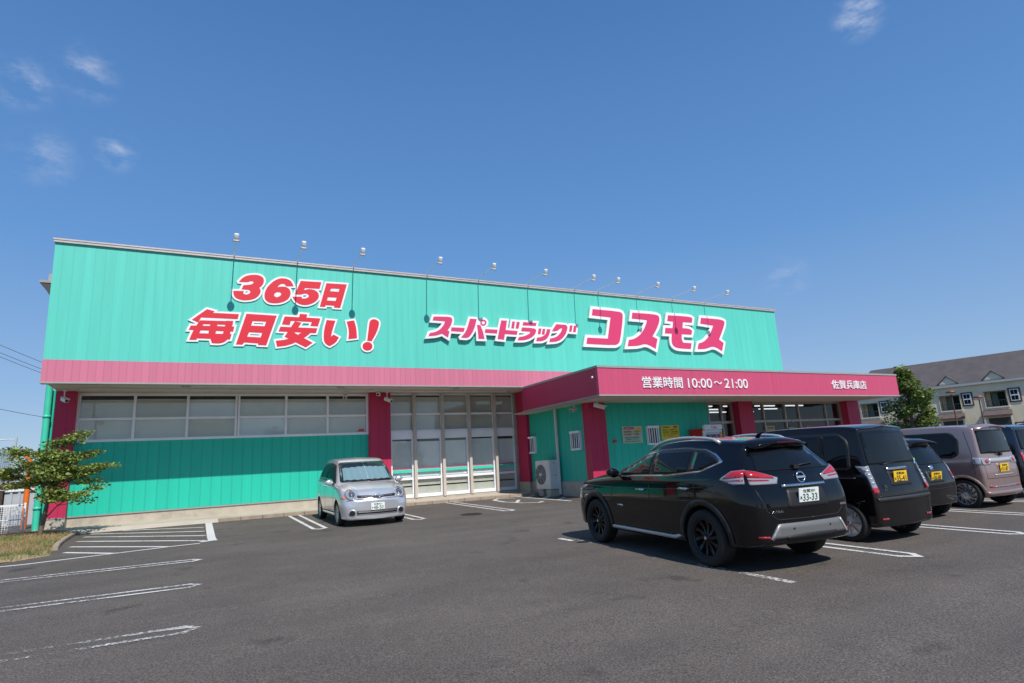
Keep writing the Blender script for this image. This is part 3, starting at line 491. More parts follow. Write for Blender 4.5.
# glazed door front
xs = (6.06, 7.02, 8.15, 9.27, 10.40, 11.36)
window(6.06, 11.36, 2.98, ZC+.05, RW+.02, xs[1:-1], ((3.64, .075),), m_wpane, m_alu, .06, blind=(m_blind3, m_blind, m_blind3), gap=.10)
for a, b in zip(xs[:-1], xs[1:]):
    f = Geo(); y = RW+.02; fw = .075
    f.box(a, b, y-.05, y+.08, 2.80, 2.978); f.box(a+.03, a+.03+fw, y-.04, y+.06, .55, 2.80); f.box(b-.03-fw, b-.03, y-.04, y+.06, .55, 2.80)
    f.box(a+.03+fw, b-.03-fw, y-.038, y+.058, 2.70, 2.80); f.box(a+.03+fw, b-.03-fw, y-.038, y+.058, .55, .67); f.box(a+.03+fw, b-.03-fw, y-.038, y+.058, 1.20, 1.29)
    o = P('glass_door', f, m_alu)
    g = Geo(); q = random.uniform(-.004, .004); g.add([(a+.1, y+.02+q, .66), (b-.1, y+.02-q, .66), (b-.1, y+.02-q, 1.21), (a+.1, y+.02+q, 1.21)], [(0, 1, 2, 3)]); g.build('lower_pane', m_wpane, o); g = Geo(); g.box(a+.06, b-.06, y+.062, y+.07, .56, .93); g.box(a+.06, b-.06, y+.075, y+.085, .98, 1.2); g.build('painted_reflection', m_reflection, o)  # cream boards added behind the glass in place of sunlit reflections
    g = Geo(); g.add([(a+.1, y+.02+q, 1.28), (b-.1, y+.02-q, 1.28), (b-.1, y+.02-q, 2.71), (a+.1, y+.02+q, 2.71)], [(0, 1, 2, 3)]); g.build('upper_pane', m_wpane, o); g = Geo(); g.box(a+.05, b-.05, y+.09, y+.097, 1.3, 2.62+random.uniform(-.03, .03)); g.box(a+.45, a+.462, y+.085, y+.0895, 1.3, 2.6); g.build('roller_blind', m_blind2, o)
    g = Geo(); g.box(a+.105, b-.105, y+.003, y+.012, 1.465, 1.565, 0); g.box(a+.105, b-.105, y+.003, y+.011, 1.595, 1.625, 1); g.build('stripe', [mat('teal_film', (.06, .60, .46), .3), mat('crimson_film', (.5, .03, .09), .3)], o)
for x in xs[1:-1]:
    g = Geo(); g.box(x-.055, x+.055, RW-.16, RW-.045, .53, ZC+.05); P('mullion', g, m_soffit, bevel=.006)
g = Geo(); g.box(11.27, 11.357, RW-.2, RW-.07, .53, ZC+.05); P('mullion', g, m_alub)
# entrance extension: side wall facing west, front wall facing the lot, canopy
CX0, CX1, CY, CB, CT = 10.547, 26.06, -4.95, 3.44, 4.375
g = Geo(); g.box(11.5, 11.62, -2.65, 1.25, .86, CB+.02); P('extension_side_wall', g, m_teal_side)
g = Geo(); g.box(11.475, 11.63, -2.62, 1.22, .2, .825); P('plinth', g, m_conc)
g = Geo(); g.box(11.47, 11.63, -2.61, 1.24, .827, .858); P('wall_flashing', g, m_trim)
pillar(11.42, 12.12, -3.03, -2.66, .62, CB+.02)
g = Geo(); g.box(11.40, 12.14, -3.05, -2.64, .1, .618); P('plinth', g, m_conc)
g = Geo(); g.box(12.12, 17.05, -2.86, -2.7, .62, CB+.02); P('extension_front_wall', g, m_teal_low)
g = Geo(); g.box(12.13, 17.04, -2.88, -2.69, .1, .615); P('plinth', g, m_conc)
for x0, x1 in ((18.42, 19.2), (25.15, 25.98)):
    pillar(x0, x1, -3.16, -2.6, .3, CB+.02)
g = Geo(); g.box(25.8, 25.97, -2.58, 33.9, .2, 4.3); P('extension_end_wall', g, m_teal_side)
m_pane = glassmat('shop_glass', (.62, .66, .64), .05)
for x0, x1, mull in ((17.06, 18.4, (17.78,)), (19.22, 25.13, (20.15, 21.45, 22.3, 24.08))):
    window(x0, x1, .42, CB+.01, -2.84, mull, ((2.68, .09),), m_pane, m_alub, .07)
# interior seen through the entrance windows
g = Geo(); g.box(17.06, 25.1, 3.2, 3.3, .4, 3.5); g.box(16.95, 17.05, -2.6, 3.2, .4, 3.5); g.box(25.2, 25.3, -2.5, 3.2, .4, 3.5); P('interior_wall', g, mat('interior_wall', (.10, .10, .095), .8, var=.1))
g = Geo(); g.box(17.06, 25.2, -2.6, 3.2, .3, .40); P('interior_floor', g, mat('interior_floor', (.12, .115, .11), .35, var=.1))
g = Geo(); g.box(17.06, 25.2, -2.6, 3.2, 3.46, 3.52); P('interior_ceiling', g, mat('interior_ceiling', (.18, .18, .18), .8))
m_tube = mat('lit_tube', (.95, .98, 1), .5, emit=1.2)
for y in (-1.6, -.2, 1.2):
    for x in (18.0, 19.9, 21.8, 23.7):
        g = Geo(); g.box(x-.6, x+.6, y-.05, y+.05, 3.41, 3.458); P('ceiling_lamp', g, m_tube)
for k, x in enumerate((17.5, 19.4, 20.6, 21.8, 23.0, 24.2)):
    g = Geo(); y = .1+.4*(k % 2); g.box(x-.4, x+.4, y, y+.5, .4, 2.05)
    for r in range(5):
        for c in range(7):
            q = random.randint(1, 5); g.box(x-.39+c*.11, x-.39+c*.11+.09, y-.09, y-.005, .5+r*.31, .5+r*.31+random.uniform(.14, .25), q)
    P('display_shelf', g, [m_white]+[mat('pack_colour', c, .5) for c in ((.5, .05, .05), (.6, .45, .05), (.08, .3, .12), (.1, .15, .45), (.6, .6, .58))])
# canopy box
g = Geo(); g.box(CX0+.0, CX1, CY, CY+.12, CB+.045, CT-.06); P('canopy_front', g, m_canopy)
g = Geo()
for x in (14.4, 18.3, 22.2): g.box(x-.004, x+.004, CY-.0025, CY+.004, CB+.046, CT-.061)
P('panel_joint', g, mat('dark_joint', (.30, .04, .09), .6))  # thin dark strips mark the joints between canopy panels
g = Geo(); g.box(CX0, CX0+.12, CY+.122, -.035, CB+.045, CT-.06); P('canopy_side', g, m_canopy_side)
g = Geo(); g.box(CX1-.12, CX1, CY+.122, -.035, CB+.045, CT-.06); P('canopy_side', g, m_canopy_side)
g = Geo(); g.box(CX0-.02, CX1+.02, CY-.02, CY+.2, CT-.058, CT+.01); g.box(CX0-.02, CX0+.2, CY+.202, -.036, CT-.058, CT+.01); g.box(CX1-.2, CX1+.02, CY+.202, -.036, CT-.058, CT+.01); P('canopy_coping', g, m_trim)
g = Geo(); g.box(CX0-.015, CX1+.015, CY-.015, CY+.2, CB, CB+.043); g.box(CX0-.015, CX0+.2, CY+.202, -.036, CB, CB+.043); P('canopy_edge', g, m_trim)
g = Geo(); g.box(CX0+.14, CX1-.13, CY+.14, -.04, CT-.3, CT-.12); P('canopy_roof', g, m_trim)
g = Geo(); g.box(CX0+.2, CX1-.05, CY+.21, 1.2, CB+.02, CB+.05); P('canopy_soffit', g, m_soffit)
g = Geo(); g.tube([(11.4, -.92, CB+.02), (11.4, -.92, .4)], .055, n=12); P('drainpipe', g, m_soffitw)
g = Geo(); g.lathe([(0, -.05), (.03, -.05), (.04, 0), (.0, .03)], 10, M=Matrix.Translation((CX0-.03, CY+.25, 4.06))); P('nozzle', g, m_white)
# barred windows
def barred(name, f3, wd, ht):
    g = Geo(); F = lambda a0, a1, b0, b1, c0, c1, mi=0: g.add([f3(a, b, c) for c in (c0, c1) for b in (b0, b1) for a in (a0, a1)], [(0, 2, 3, 1), (4, 5, 7, 6), (0, 1, 5, 4), (2, 6, 7, 3), (0, 4, 6, 2), (1, 3, 7, 5)], mi)
    F(0, wd, -.02, .09, 0, .06); F(0, wd, -.02, .12, ht-.08, ht); F(0, .03, -.02, .09, .06, ht-.08); F(wd-.03, wd, -.02, .09, .06, ht-.08)
    F(.03, wd-.03, -.01, .015, .06, ht-.08, 1)
    n = 4
    for i in range(n):
        a = .05+(wd-.1)*(i+.5)/n; F(a-.014, a+.014, .06, .085, .05, ht-.07)
    P(name, g, [m_alu, m_cglass])
barred('barred_window', lambda a, b, c: Vector((11.5-b, 1.38-a, 1.92+c)), .61, .66)
barred('barred_window', lambda a, b, c: Vector((11.5-b, -1.80-a, 1.91+c)), .60, .66)
barred('barred_window', lambda a, b, c: Vector((13.95+a, -2.86-b, 1.95+c)), .52, .67)
g = Geo(); g.box(12.46, 12.60, -2.90, -2.86, 2.09, 2.19); P('alarm_box', g, mat('alarm_red', (.5, .02, .02), .4))
g = Geo(); g.box(4.92, 5.12, RW-.036, RW-.028, 3.04, 3.13); P('window_sticker', g, mat('sticker_red', (.6, .03, .04), .4))

# ------------------------------------------------------------ signs on the fascia
def sign(key, label, ym, depth, out_w, face_m, standoff=.0):
    L = SIGNS[key]; xs = [p[0] for nm, cs in L for o, h in cs for p in o]; zs = [p[1] for nm, cs in L for o, h in cs for p in o]
    root = thing(key_name[key], label, 'sign', ((min(xs)+max(xs))/2, ym, min(zs)))
    for li, (nm, cs) in enumerate(L):
        ow, ofc = Geo(), Geo(); jit = .0025*(li % 3); yb = ym-standoff
        vo, fo = letter_region(cs, out_w); slab(ow, vo, fo, yb-depth-jit, yb)
        vo, fo = letter_region(cs, 0); slab(ofc, vo, fo, yb-depth-jit-.008, yb-depth-jit-.001)
        a = ow.build('letter_outline', m_signw, root); a.name = nm
        ofc.build('letter_face', face_m, a)
    return root
key_name = {'slogan': 'slogan_sign', 'small': 'descriptor_sign', 'big': 'shop_name_sign'}
sign('slogan', 'big red slanted slogan with white edging reading 365 days cheap every day', -.012, .018, .06, m_signr, .0)
sign('small', 'small slanted pink katakana lettering with white edging reading super drug', -.012, .08, .085, m_signp, .035)
sign('big', 'large pink katakana shop name of four letters with thick white edging', -.012, .075, .125, m_signp, .025)
def flat_text(name, label, items, y, m, depth=.03):
    x0 = min(i[1] for i in items); x1 = max(i[2] for i in items); root = thing(name, label, 'sign', ((x0+x1)/2, y, items[0][3]))
    for body, a, b, c, d, bold, nm in items:
        g = Geo(); add_text(g, body, lambda u, v, w: Vector((a+u*(b-a), y-.012-w, c+v*(d-c))), 0, bold, depth/2); g.build(nm, m, root)
flat_text('opening_hours_lettering', 'white opening hours 10:00 to 21:00 on the pink canopy front', [
    ('営業時間', 12.23, 13.92, 3.70, 4.06, .022, 'kanji_text'), ('10:00', 14.16, 15.25, 3.715, 4.03, .014, 'opening_time'), ('～', 15.36, 15.72, 3.84, 3.95, .012, 'wave_dash'), ('21:00', 15.85, 16.98, 3.715, 4.04, .014, 'closing_time')], CY, m_signw)
flat_text('branch_name_lettering', 'white five kanji branch name near the right end of the pink canopy', [('佐賀兵庫店', 21.66, 23.84, 3.73, 4.07, .024, 'kanji_text')], CY, m_signw)

# ------------------------------------------------------------ floodlights on the coping
def floodlight(x):
    r = thing('sign_floodlight', '', 'floodlight', (x, .05, ZT+.03), group='floodlights on arms along the roof edge')
    g = Geo(); g.box(x-.05, x+.05, -.0, .12, ZT+.03, ZT+.055); g.tube([(x, .05, ZT+.05), (x, .03, ZT+.10), (x, -.05, ZT+.11), (x, -1.36, ZT+.12)], .016, n=8); g.build('arm', m_white, r)
    hd = Matrix.Translation((x, -1.42, ZT+.07)) @ Matrix.Rotation(R(28), 4, 'X')
    g = Geo(); g.lathe([(0, .17), (.06, .165), (.068, .14), (.068, .0), (.06, -.02)], 16, M=hd); g.build('lamp_housing', m_white, r)
    g = Geo(); g.lathe([(.06, -.018), (.10, -.075), (.105, -.075), (.07, -.01)], 16, M=hd); g.build('lamp_shade', m_white, r)
    g = Geo(); g.lathe([(0, -.06), (.05, -.05), (.055, -.02)], 12, M=hd); g.build('bulb', m_clear, r)
    return r
LP = [(.54, 'floodlight above the digit 3 of the red slogan, leftmost of the roof edge row'), (2.43, 'floodlight above the digit 5 of the red slogan'), (4.25, 'floodlight above the red exclamation mark, third from the left'),
      (6.9, 'floodlight above the first letter of the small pink sign'), (8.95, 'floodlight above the middle of the small pink sign, fifth from the left'), (11.1, 'floodlight above the last letters of the small pink sign'),
      (13.3, 'floodlight above the gap between the small and large pink signs'), (14.5, 'floodlight above the first letter of the large pink shop name'), (16.56, 'floodlight above the second letter of the large pink shop name'),
      (18.6, 'floodlight above the third letter of the large pink shop name'), (20.6, 'floodlight above the last pink letter, rightmost of the roof edge row')]
proto = floodlight(LP[0][0]); proto['label'] = LP[0][1]
for x, lb in LP[1:]:
    c = copy_tree(proto); c.location.x = x; c['label'] = lb

# ------------------------------------------------------------ security cameras
def seccam(x, y, z, label, aim=(0, -1, -.25), drop=.18, s=1.0):
    r = thing('security_camera', label, 'camera', (x, y, z), group='security cameras under the eaves')
    g = Geo(); g.lathe([(0, 0), (.05*s, 0), (.05*s, -.02), (0, -.02)], 12, M=Matrix.Translation((x, y, z))); g.tube([(x, y, z-.01), (x, y, z-drop)], .017*s, n=8); g.build('bracket', m_white, r)
    d = Vector(aim).normalized(); q = d.to_track_quat('Y', 'Z').to_matrix().to_4x4(); M = Matrix.Translation((x, y, z-drop-.03*s)) @ q
    g = Geo(); g.box(-.055*s, .055*s, -.12*s, .24*s, -.05*s, .055*s, M=M); h = g.build('housing', m_white, r, bevel=.012)
    g = Geo(); g.box(-.065*s, .065*s, -.12*s, .29*s, .057*s, .07*s, M=M); g.build('sun_hood', m_white, r)
    g = Geo(); g.lathe([(0, .012), (.035*s, .01), (.042*s, 0)], 12, M=M @ Matrix.Translation((0, .24*s, 0)) @ Matrix.Rotation(R(-90), 4, 'X')); g.build('lens', m_black, r)
seccam(-3.72, 1.55, ZC+.02, 'white camera hanging by the left crimson corner pillar', (.5, -1, -.3), .24)
seccam(4.35, 1.75, ZC+.02, 'white camera hanging before the window beside the middle pillar', (-.3, -1, -.3), .12)
seccam(5.55, 1.75, ZC+.02, 'white camera on the crimson pillar left of the glass doors, the upper left of two', (-.4, -1, -.1), .05)
seccam(5.85, 1.72, ZC+.02, 'white camera on the crimson pillar left of the glass doors, the lower right of two', (.5, -1, -.4), .24)
seccam(11.25, -2.45, CB, 'small white camera on the side face of the canopy corner pillar', (-1, -.5, -.2), .14, .9)
seccam(11.62, -3.3, CB, 'large white camera before the canopy corner pillar', (1, -.75, -.42), .10, 1.1)

# ------------------------------------------------------------ air conditioner outside the extension
ac = thing('air_conditioner', 'white outdoor air conditioner unit standing by the teal side wall', 'air conditioner', (11.2, -.42, gz(11.2, -.4)))
m_ac = mat('ac_casing', (.66, .65, .61), .5, var=.05)
g = Geo(); g.box(11.0, 11.38, -.93, .1, .60, 1.63); g.build('casing', m_ac, ac, bevel=.02)
g = Geo(); Mf = Matrix.Translation((10.997, -.28, 1.12)) @ Matrix.Rotation(R(-90), 4, 'Y'); g.lathe([(0, .002), (.33, .002), (.36, .01), (.36, -.01)], 30, M=Mf); g.build('fan_opening', mat('ac_dark', (.06, .06, .06), .6), ac)
g = Geo()
for k in range(7):
    rr = .05+.05*k; pts = [Mf @ Vector((rr*math.cos(a), rr*math.sin(a), .018)) for a in [2*math.pi*i/24 for i in range(25)]]; g.tube(pts, .004, n=5, cap=False)
for k in range(8):
    a = math.pi*k/4; g.tube([Mf @ Vector((.03*math.cos(a), .03*math.sin(a), .02)), Mf @ Vector((.36*math.cos(a), .36*math.sin(a), .02))], .004, n=5)
g.build('fan_guard', m_ac, ac)
g = Geo(); g.lathe([(0, .03), (.06, .028), (.06, .0)], 16, M=Mf); g.build('fan_hub', m_white, ac)
for y in (-.2, -.75):
    g = Geo(); g.box(11.0, 11.38, y-.16, y+.16, gz(11, y)-.02, .585); g.build('foot_block', m_conc, ac, bevel=.01)
g = Geo(); g.box(11.16, 11.22, -.934, -.928, 1.5, 1.54); g.box(11.1, 11.3, -.934, -.929, 1.08, 1.1); g.build('badge', m_trim, ac)

# ------------------------------------------------------------ posters, vending machine
def poster(name, label, x0, x1, z0, z1, bgc, rows):
    g = Geo(); y = -2.872; g.box(x0, x1, y-.006, y, z0, z1, 0); mats = [mat('poster_paper', bgc, .5)]; W = x1-x0; H = z1-z0
    for (txt, u0, u1, v0, v1, c) in rows:
        m = mat('poster_ink', c, .5); mats.append(m); k = len(mats)-1
        if txt in ('#', 'o'):
            if txt == '#': pl = [(u0, v0), (u1, v0), (u1, v1), (u0, v1)]
            else: pl = [((u0+u1)/2+(u1-u0)/2*math.cos(a), (v0+v1)/2+(v1-v0)/2*math.sin(a)) for a in [2*math.pi*i/20 for i in range(20)]]
            g.prism([(x0+u*W, z0+v*H) for u, v in pl], lambda a, b, t: Vector((a, y-.0062-t, b)), .002, k)
        else:
            add_text(g, txt, lambda u, v, w_: Vector((x0+(u0+u*(u1-u0))*W, y-.0105-w_, z0+(v0+v*(v1-v0))*H)), k, .012, .001)
    tag(g.build(name, mats, origin=((x0+x1)/2, y, z0)), label, 'poster')
poster('poster', 'pale green notice with a red oval heading on the teal wall', 12.88, 13.76, 2.04, 2.63, (.42, .58, .40), [
    ('o', .06, .62, .80, .97, (.6, .02, .03)), ('o', .72, .98, .70, .92, (.75, .45, .03)), ('お知らせ', .16, .52, .835, .935, (.8, .8, .7)),
    ('駐車場をご利用の', .08, .92, .62, .74, (.55, .03, .03)), ('お客様へお願い', .08, .92, .46, .58, (.55, .03, .03)),
    ('買物以外の駐車は', .1, .85, .30, .38, (.05, .18, .14)), ('ご遠慮ください。', .1, .85, .19, .27, (.05, .18, .14)), ('店内をご利用の方のみ', .1, .9, .07, .14, (.05, .18, .14))])
poster('poster', 'yellow notice with small black text right of the barred window', 14.64, 15.49, 2.11, 2.62, (.72, .60, .03), [
    ('お客様へ', .08, .55, .82, .93, (.04, .04, .03)), ('o', .66, .94, .80, .97, (.65, .04, .03)), ('防犯カメラ作動中です', .08, .92, .64, .74, (.06, .06, .03)),
    ('駐車場内での事故盗難', .08, .92, .49, .58, (.06, .06, .03)), ('当店では一切の責任を', .08, .92, .35, .44, (.35, .05, .03)), ('負いかねます', .08, .7, .21, .30, (.35, .05, .03)), ('店長', .72, .9, .08, .17, (.06, .06, .03))])
for x0, x1, z0, z1, c, lb in ((20.3, 20.75, 2.13, 2.5, (.75, .6, .06), 'small yellow leaflet inside the entrance window'), (21.6, 21.95, 2.1, 2.4, (.6, .6, .58), 'small white leaflet inside the entrance window'), (22.8, 23.05, 2.15, 2.45, (.6, .05, .06), 'small red leaflet inside the entrance window')):
    g = Geo(); g.box(x0, x1, -2.79, -2.785, z0, z1); g.box(x0+.04, x1-.04, -2.796, -2.7905, z1-.13, z1-.06, 1); g.box(x0+.04, x1-.1, -2.796, -2.7905, z0+.06, z0+.09, 2)
    tag(g.build('leaflet', [mat('leaflet_paper', c, .5), mat('leaflet_heading', (.55, .05, .05) if c[1] > .1 else (.7, .7, .68), .5), m_trim], origin=((x0+x1)/2, -2.79, z0)), lb, 'leaflet')
vm = thing('vending_machine', 'red drink vending machine with white header beside the entrance window', 'vending machine', (16.4, -3.25, gz(16.4, -3.2)+.06))
g = Geo(); g.box(15.95, 16.86, -3.55, -2.9, .36, 2.44); g.build('cabinet', mat('vending_red', (.50, .012, .02), .3, coat=.4), vm, bevel=.015)
g = Geo(); g.box(15.95, 16.86, -3.64, -3.552, .40, 2.36); g.build('front_door', m_white, vm, bevel=.012)
g = Geo(); g.box(15.95, 16.86, -3.70, -3.56, 2.37, 2.56); hp = g.build('header', m_white, vm, bevel=.03)
g = Geo(); g.box(16.02, 16.70, -3.650, -3.641, 1.45, 2.30); dw = g.build('display_window', mat('display_back', (.45, .50, .56), .3), vm)
g = Geo(); mats = [mat('drink_colour', c, .3) for c in ((.45, .03, .03), (.06, .22, .08), (.5, .4, .1), (.08, .12, .4), (.05, .05, .05), (.6, .6, .6), (.35, .15, .05))]
for r in range(3):
    for c in range(9): g.lathe([(0, 0), (.026, 0), (.028, .02), (.028, .12), (.018, .15), (0, .15)], 10, random.randint(0, 6), M=Matrix.Translation((16.07+c*.073, -3.675, 1.55+r*.25)))
g.build('sample_drink', mats, dw)
g = Geo(); g.box(16.72, 16.84, -3.650, -3.641, .8, 2.30); g.build('side_panel', mat('panel_yellow', (.55, .38, .08), .4), vm)
g = Geo(); add_text(g, 'Coke', lambda u, v, w_: Vector((16.28+u*.26, -3.702-w_, 2.42+v*.09)), 0, .02, .002); g.build('header_text', m_signr, hp)
g = Geo(); add_text(g, 'Coca', lambda u, v, w_: Vector((15.948-w_, -3.08-u*.34, 2.02+v*.2)), 0, .01, .002); g.build('side_text', mat('faded_white', (.55, .5, .48), .5), vm)
g = Geo(); g.box(16.1, 16.7, -3.652, -3.642, .55, .75); g.build('delivery_flap', m_black, vm)

# ------------------------------------------------------------ cars
def cr(p0, p1, p2, p3, t, k=.42):
    m1 = (p2-p0)*k; m2 = (p3-p1)*k; t2 = t*t; t3 = t2*t
    return p1*(2*t3-3*t2+1)+m1*(t3-2*t2+t)+p2*(-2*t3+3*t2)+m2*(t3-t2)
def levels(r):
    xl, wl, zb, xb, zbelt, wb, xr, zr, wr, xc, zc = r
    zm = .5*(zb+.12+zbelt)
    L = lambda a, b, t: a+(b-a)*t
    return [Vector(q) for q in ((xl, 0, zb), (xl, wl*.86, zb), (xl, wl*.965, zb+.10), (xl, wl, zm), (L(xl, xb, .7), L(wl, wb, .30), zbelt-.09), (xb, wb, zbelt),
                                (L(xb, xr, .5), L(wb, wr, .46), L(zbelt, zr, .5)), (xr, wr, zr), (L(xr, xc, .35), wr*.84, L(zr, zc, .68)), (xc, 0, zc))]
def car_body(rows, fb=.05, rb=.05):
    st = [levels(r) for r in rows]; NL = len(st[0])
    def cap(s, k, b):
        o = []
        for j, p in enumerate(s):
            q = p.copy(); q.y *= k; q.x += b*(1-k*k)
            if j >= 7: q.z = s[-1].z+(p.z-s[-1].z)*(1-(1-k)**1.5)
            o.append(q)
        return o
    front = [cap(st[0], k, fb) for k in (0, .4, .75)]; rear = [cap(st[-1], k, -rb) for k in (.75, .4, 0)]
    st = front+st+rear; n = len(st); SU, SV = 5, 4; grid = []
    for i in range(n-1):
        for a in range(SU if i < n-2 else SU+1):
            t = a/SU; row = [cr(st[max(i-1, 0)][j], st[i][j], st[i+1][j], st[min(i+2, n-1)][j], t) for j in range(NL)]
            fine = []
            for j in range(NL-1):
                for c in range(SV if j < NL-2 else SV+1):
                    fine.append(cr(row[max(j-1, 0)], row[j], row[j+1], row[min(j+2, NL-1)], c/SV))
            for q in fine: q.y = max(0, q.y)
            fine[0].y = 0; fine[-1].y = 0; grid.append(fine)
    for q in grid[0]: q.y = 0
    for q in grid[-1]: q.y = 0
    g = Geo(); A, B = len(grid), len(grid[0])
    for sgn in (1, -1):
        vs = [Vector((q.x, q.y*sgn, q.z)) for row in grid for q in row]; fs = []
        for i in range(A-1):
            for j in range(B-1):
                f = (i*B+j, i*B+j+1, (i+1)*B+j+1, (i+1)*B+j); fs.append(f if sgn > 0 else f[::-1])
        g.add(vs, fs, 0, True)
    me = bpy.data.meshes.new('body'); me.from_pydata(g.v, [], g.f)
    bm = bmesh.new(); bm.from_mesh(me); bmesh.ops.remove_doubles(bm, verts=bm.verts, dist=.0008)
    bmesh.ops.dissolve_degenerate(bm, edges=bm.edges, dist=.0005); bmesh.ops.recalc_face_normals(bm, faces=bm.faces)
    for f in bm.faces: f.smooth = True
    bm.to_mesh(me); bm.free()
    return me
def inside(p, poly):
    c = False
    for i in range(len(poly)):
        a, b = poly[i-1], poly[i]
        if (a[1] > p[1]) != (b[1] > p[1]) and p[0] < (b[0]-a[0])*(p[1]-a[1])/(b[1]-a[1])+a[0]: c = not c
    return c
def round_poly(pts, r=.04, n=4):
    o = []
    for i in range(len(pts)):
        a, b, c = Vector(pts[i-1]), Vector(pts[i]), Vector(pts[(i+1) % len(pts)])
        u = (a-b); v = (c-b); k = min(r, u.length*.45, v.length*.45); p = b+u.normalized()*k; q = b+v.normalized()*k
        for t in range(n+1):
            t /= n; o.append(tuple(p*(1-t)**2+b*2*t*(1-t)+q*t*t))
    return o
def ribbon(pts, w, closed=False):
    pts = [Vector(p) for p in pts]; n = len(pts); L, Rr = [], []
    for i, p in enumerate(pts):
        a = pts[i-1] if (i or closed) else p; b = pts[(i+1) % n] if (i < n-1 or closed) else p
        d = (b-a).normalized(); k = Vector((-d.y, d.x))*w/2; L.append(tuple(p+k)); Rr.append(tuple(p-k))
    return L+Rr[::-1]
class Car:
    def __init__(s, rows, arches, r_arch, paint, root, **k):
        s.root = root; s.paint = paint; s.me = car_body(rows, **k)
        s.bvh = BVHTree.FromPolygons([v.co.copy() for v in s.me.vertices], [tuple(p.vertices) for p in s.me.polygons])
        s.me.materials.append(paint); s.me.materials.append(m_black)
        o = bpy.data.objects.new('body_shell', s.me); COL.objects.link(o)
        c = Geo()
        for ax, z in arches:
            for sg in (1, -1): c.lathe([(0, -.16), (r_arch, -.16), (r_arch, .3), (0, .3)], 32, 1, M=Matrix.Translation((ax, sg*(k.get('w', 0) or s.halfw(ax)-.14), z)) @ Matrix.Rotation(R(-90*sg), 4, 'X'), smooth=False)
        me2 = bpy.data.meshes.new('cut'); me2.from_pydata(c.v, [], c.f)
        bm = bmesh.new(); bm.from_mesh(me2); bmesh.ops.remove_doubles(bm, verts=bm.verts, dist=1e-4); bmesh.ops.recalc_face_normals(bm, faces=bm.faces); bm.to_mesh(me2); bm.free()
        me2.materials.append(paint); me2.materials.append(m_black); me2.polygons.foreach_set('material_index', [1]*len(me2.polygons))
        oc = bpy.data.objects.new('cut', me2); COL.objects.link(oc)
        md = o.modifiers.new('b', 'BOOLEAN'); md.operation = 'DIFFERENCE'; md.object = oc; md.solver = 'EXACT'
        dg = bpy.context.evaluated_depsgraph_get(); res = bpy.data.meshes.new_from_object(o.evaluated_get(dg))
        bpy.data.objects.remove(o); bpy.data.objects.remove(oc)
        s.body = bpy.data.objects.new('body', res); COL.objects.link(s.body); s.body.parent = root
    def halfw(s, x):
        h = s.bvh.ray_cast(Vector((x, 3, .6)), Vector((0, -1, 0))); return h[0].y if h[0] else .8
    def ray(s, ax, a, b):
        O, D = {'L': (Vector((a, 3, b)), Vector((0, -1, 0))), 'R': (Vector((a, -3, b)), Vector((0, 1, 0))), 'B': (Vector((-6, a, b)), Vector((1, 0, 0))),
                'F': (Vector((6, a, b)), Vector((-1, 0, 0))), 'T': (Vector((a, b, 5)), Vector((0, 0, -1)))}[ax]
        h = s.bvh.ray_cast(O, D)
        if h[0] is None:
            tgt = {'L': Vector((a, .7, b)), 'R': Vector((a, -.7, b)), 'B': Vector((-2.2, a, b)), 'F': Vector((2.2, a, b)), 'T': Vector((a, b, 1.5))}[ax]
            h = s.bvh.find_nearest(tgt)
        n = h[1]
        return h[0], (n if n.dot(D) < 0 else -n)
    def patch(s, name, ax, polys, m, off=.004, parent=None, step=.07, label=None, thick=.006):
        """one panel (or several in one mesh) lying on the body, with its own thickness"""
        g = Geo()
        if polys and isinstance(polys[0][0], (int, float)): polys = [polys]
        axs = ax if len(ax) == len(polys) else ax*len(polys)
        for A_, poly in zip(axs, polys):
            if area(poly) < 0: poly = poly[::-1]
            pp = []
            for i, p in enumerate(poly):
                a, b = Vector(poly[i]), Vector(poly[(i+1) % len(poly)]); k = max(1, int((b-a).length/step))
                for j in range(k): pp.append(tuple(a+(b-a)*j/k))
            n = len(pp); xs = [p[0] for p in pp]; ys = [p[1] for p in pp]; verts = [Vector(p) for p in pp]
            x = min(xs)+step*.5
            while x < max(xs):
                y = min(ys)+step*.5
                while y < max(ys):
                    if inside((x, y), poly) and min((Vector((x, y))-v).length for v in verts[:n]) > step*.35: verts.append(Vector((x, y)))
                    y += step
                x += step
            vo, eo, fo = delaunay_2d_cdt(verts, [(i, (i+1) % n) for i in range(n)], [list(range(n))], 1, 1e-5)[:3]
            P3, Nn = [], []
            for q in vo:
                h, nn = s.ray(A_, q.x, q.y); P3.append(h+nn*off); Nn.append(nn)
            base = len(g.v); g.add(P3, fo, 0, True)
            cnt = {}
            for f in fo:
                for i in range(len(f)):
                    e = (f[i-1], f[i]); k = tuple(sorted(e)); cnt.setdefault(k, []).append(e)
            for k, es in cnt.items():
                if len(es) == 1:
                    a, b = es[0]; g.add([P3[a], P3[b], P3[b]-Nn[b]*(off+thick), P3[a]-Nn[a]*(off+thick)], [(0, 1, 2, 3)], 0)
        o = g.build(name, m, parent or s.root, M=None) if False else s._b(g, name, m, parent)
        if label: o['label'] = label
        return o
    def _b(s, g, name, m, parent=None):
        me = bpy.data.meshes.new(name); me.from_pydata(g.v, [], g.f)
        for q in (m if isinstance(m, (list, tuple)) else [m]): me.materials.append(q)
        me.polygons.foreach_set('material_index', g.m); me.polygons.foreach_set('use_smooth', g.sm)
        bm = bmesh.new(); bm.from_mesh(me); bmesh.ops.remove_doubles(bm, verts=bm.verts, dist=1e-5); bmesh.ops.recalc_face_normals(bm, faces=bm.faces)
        bm.to_mesh(me); bm.free(); me.update()
        o = bpy.data.objects.new(name, me); COL.objects.link(o); o.parent = parent or s.root; return o
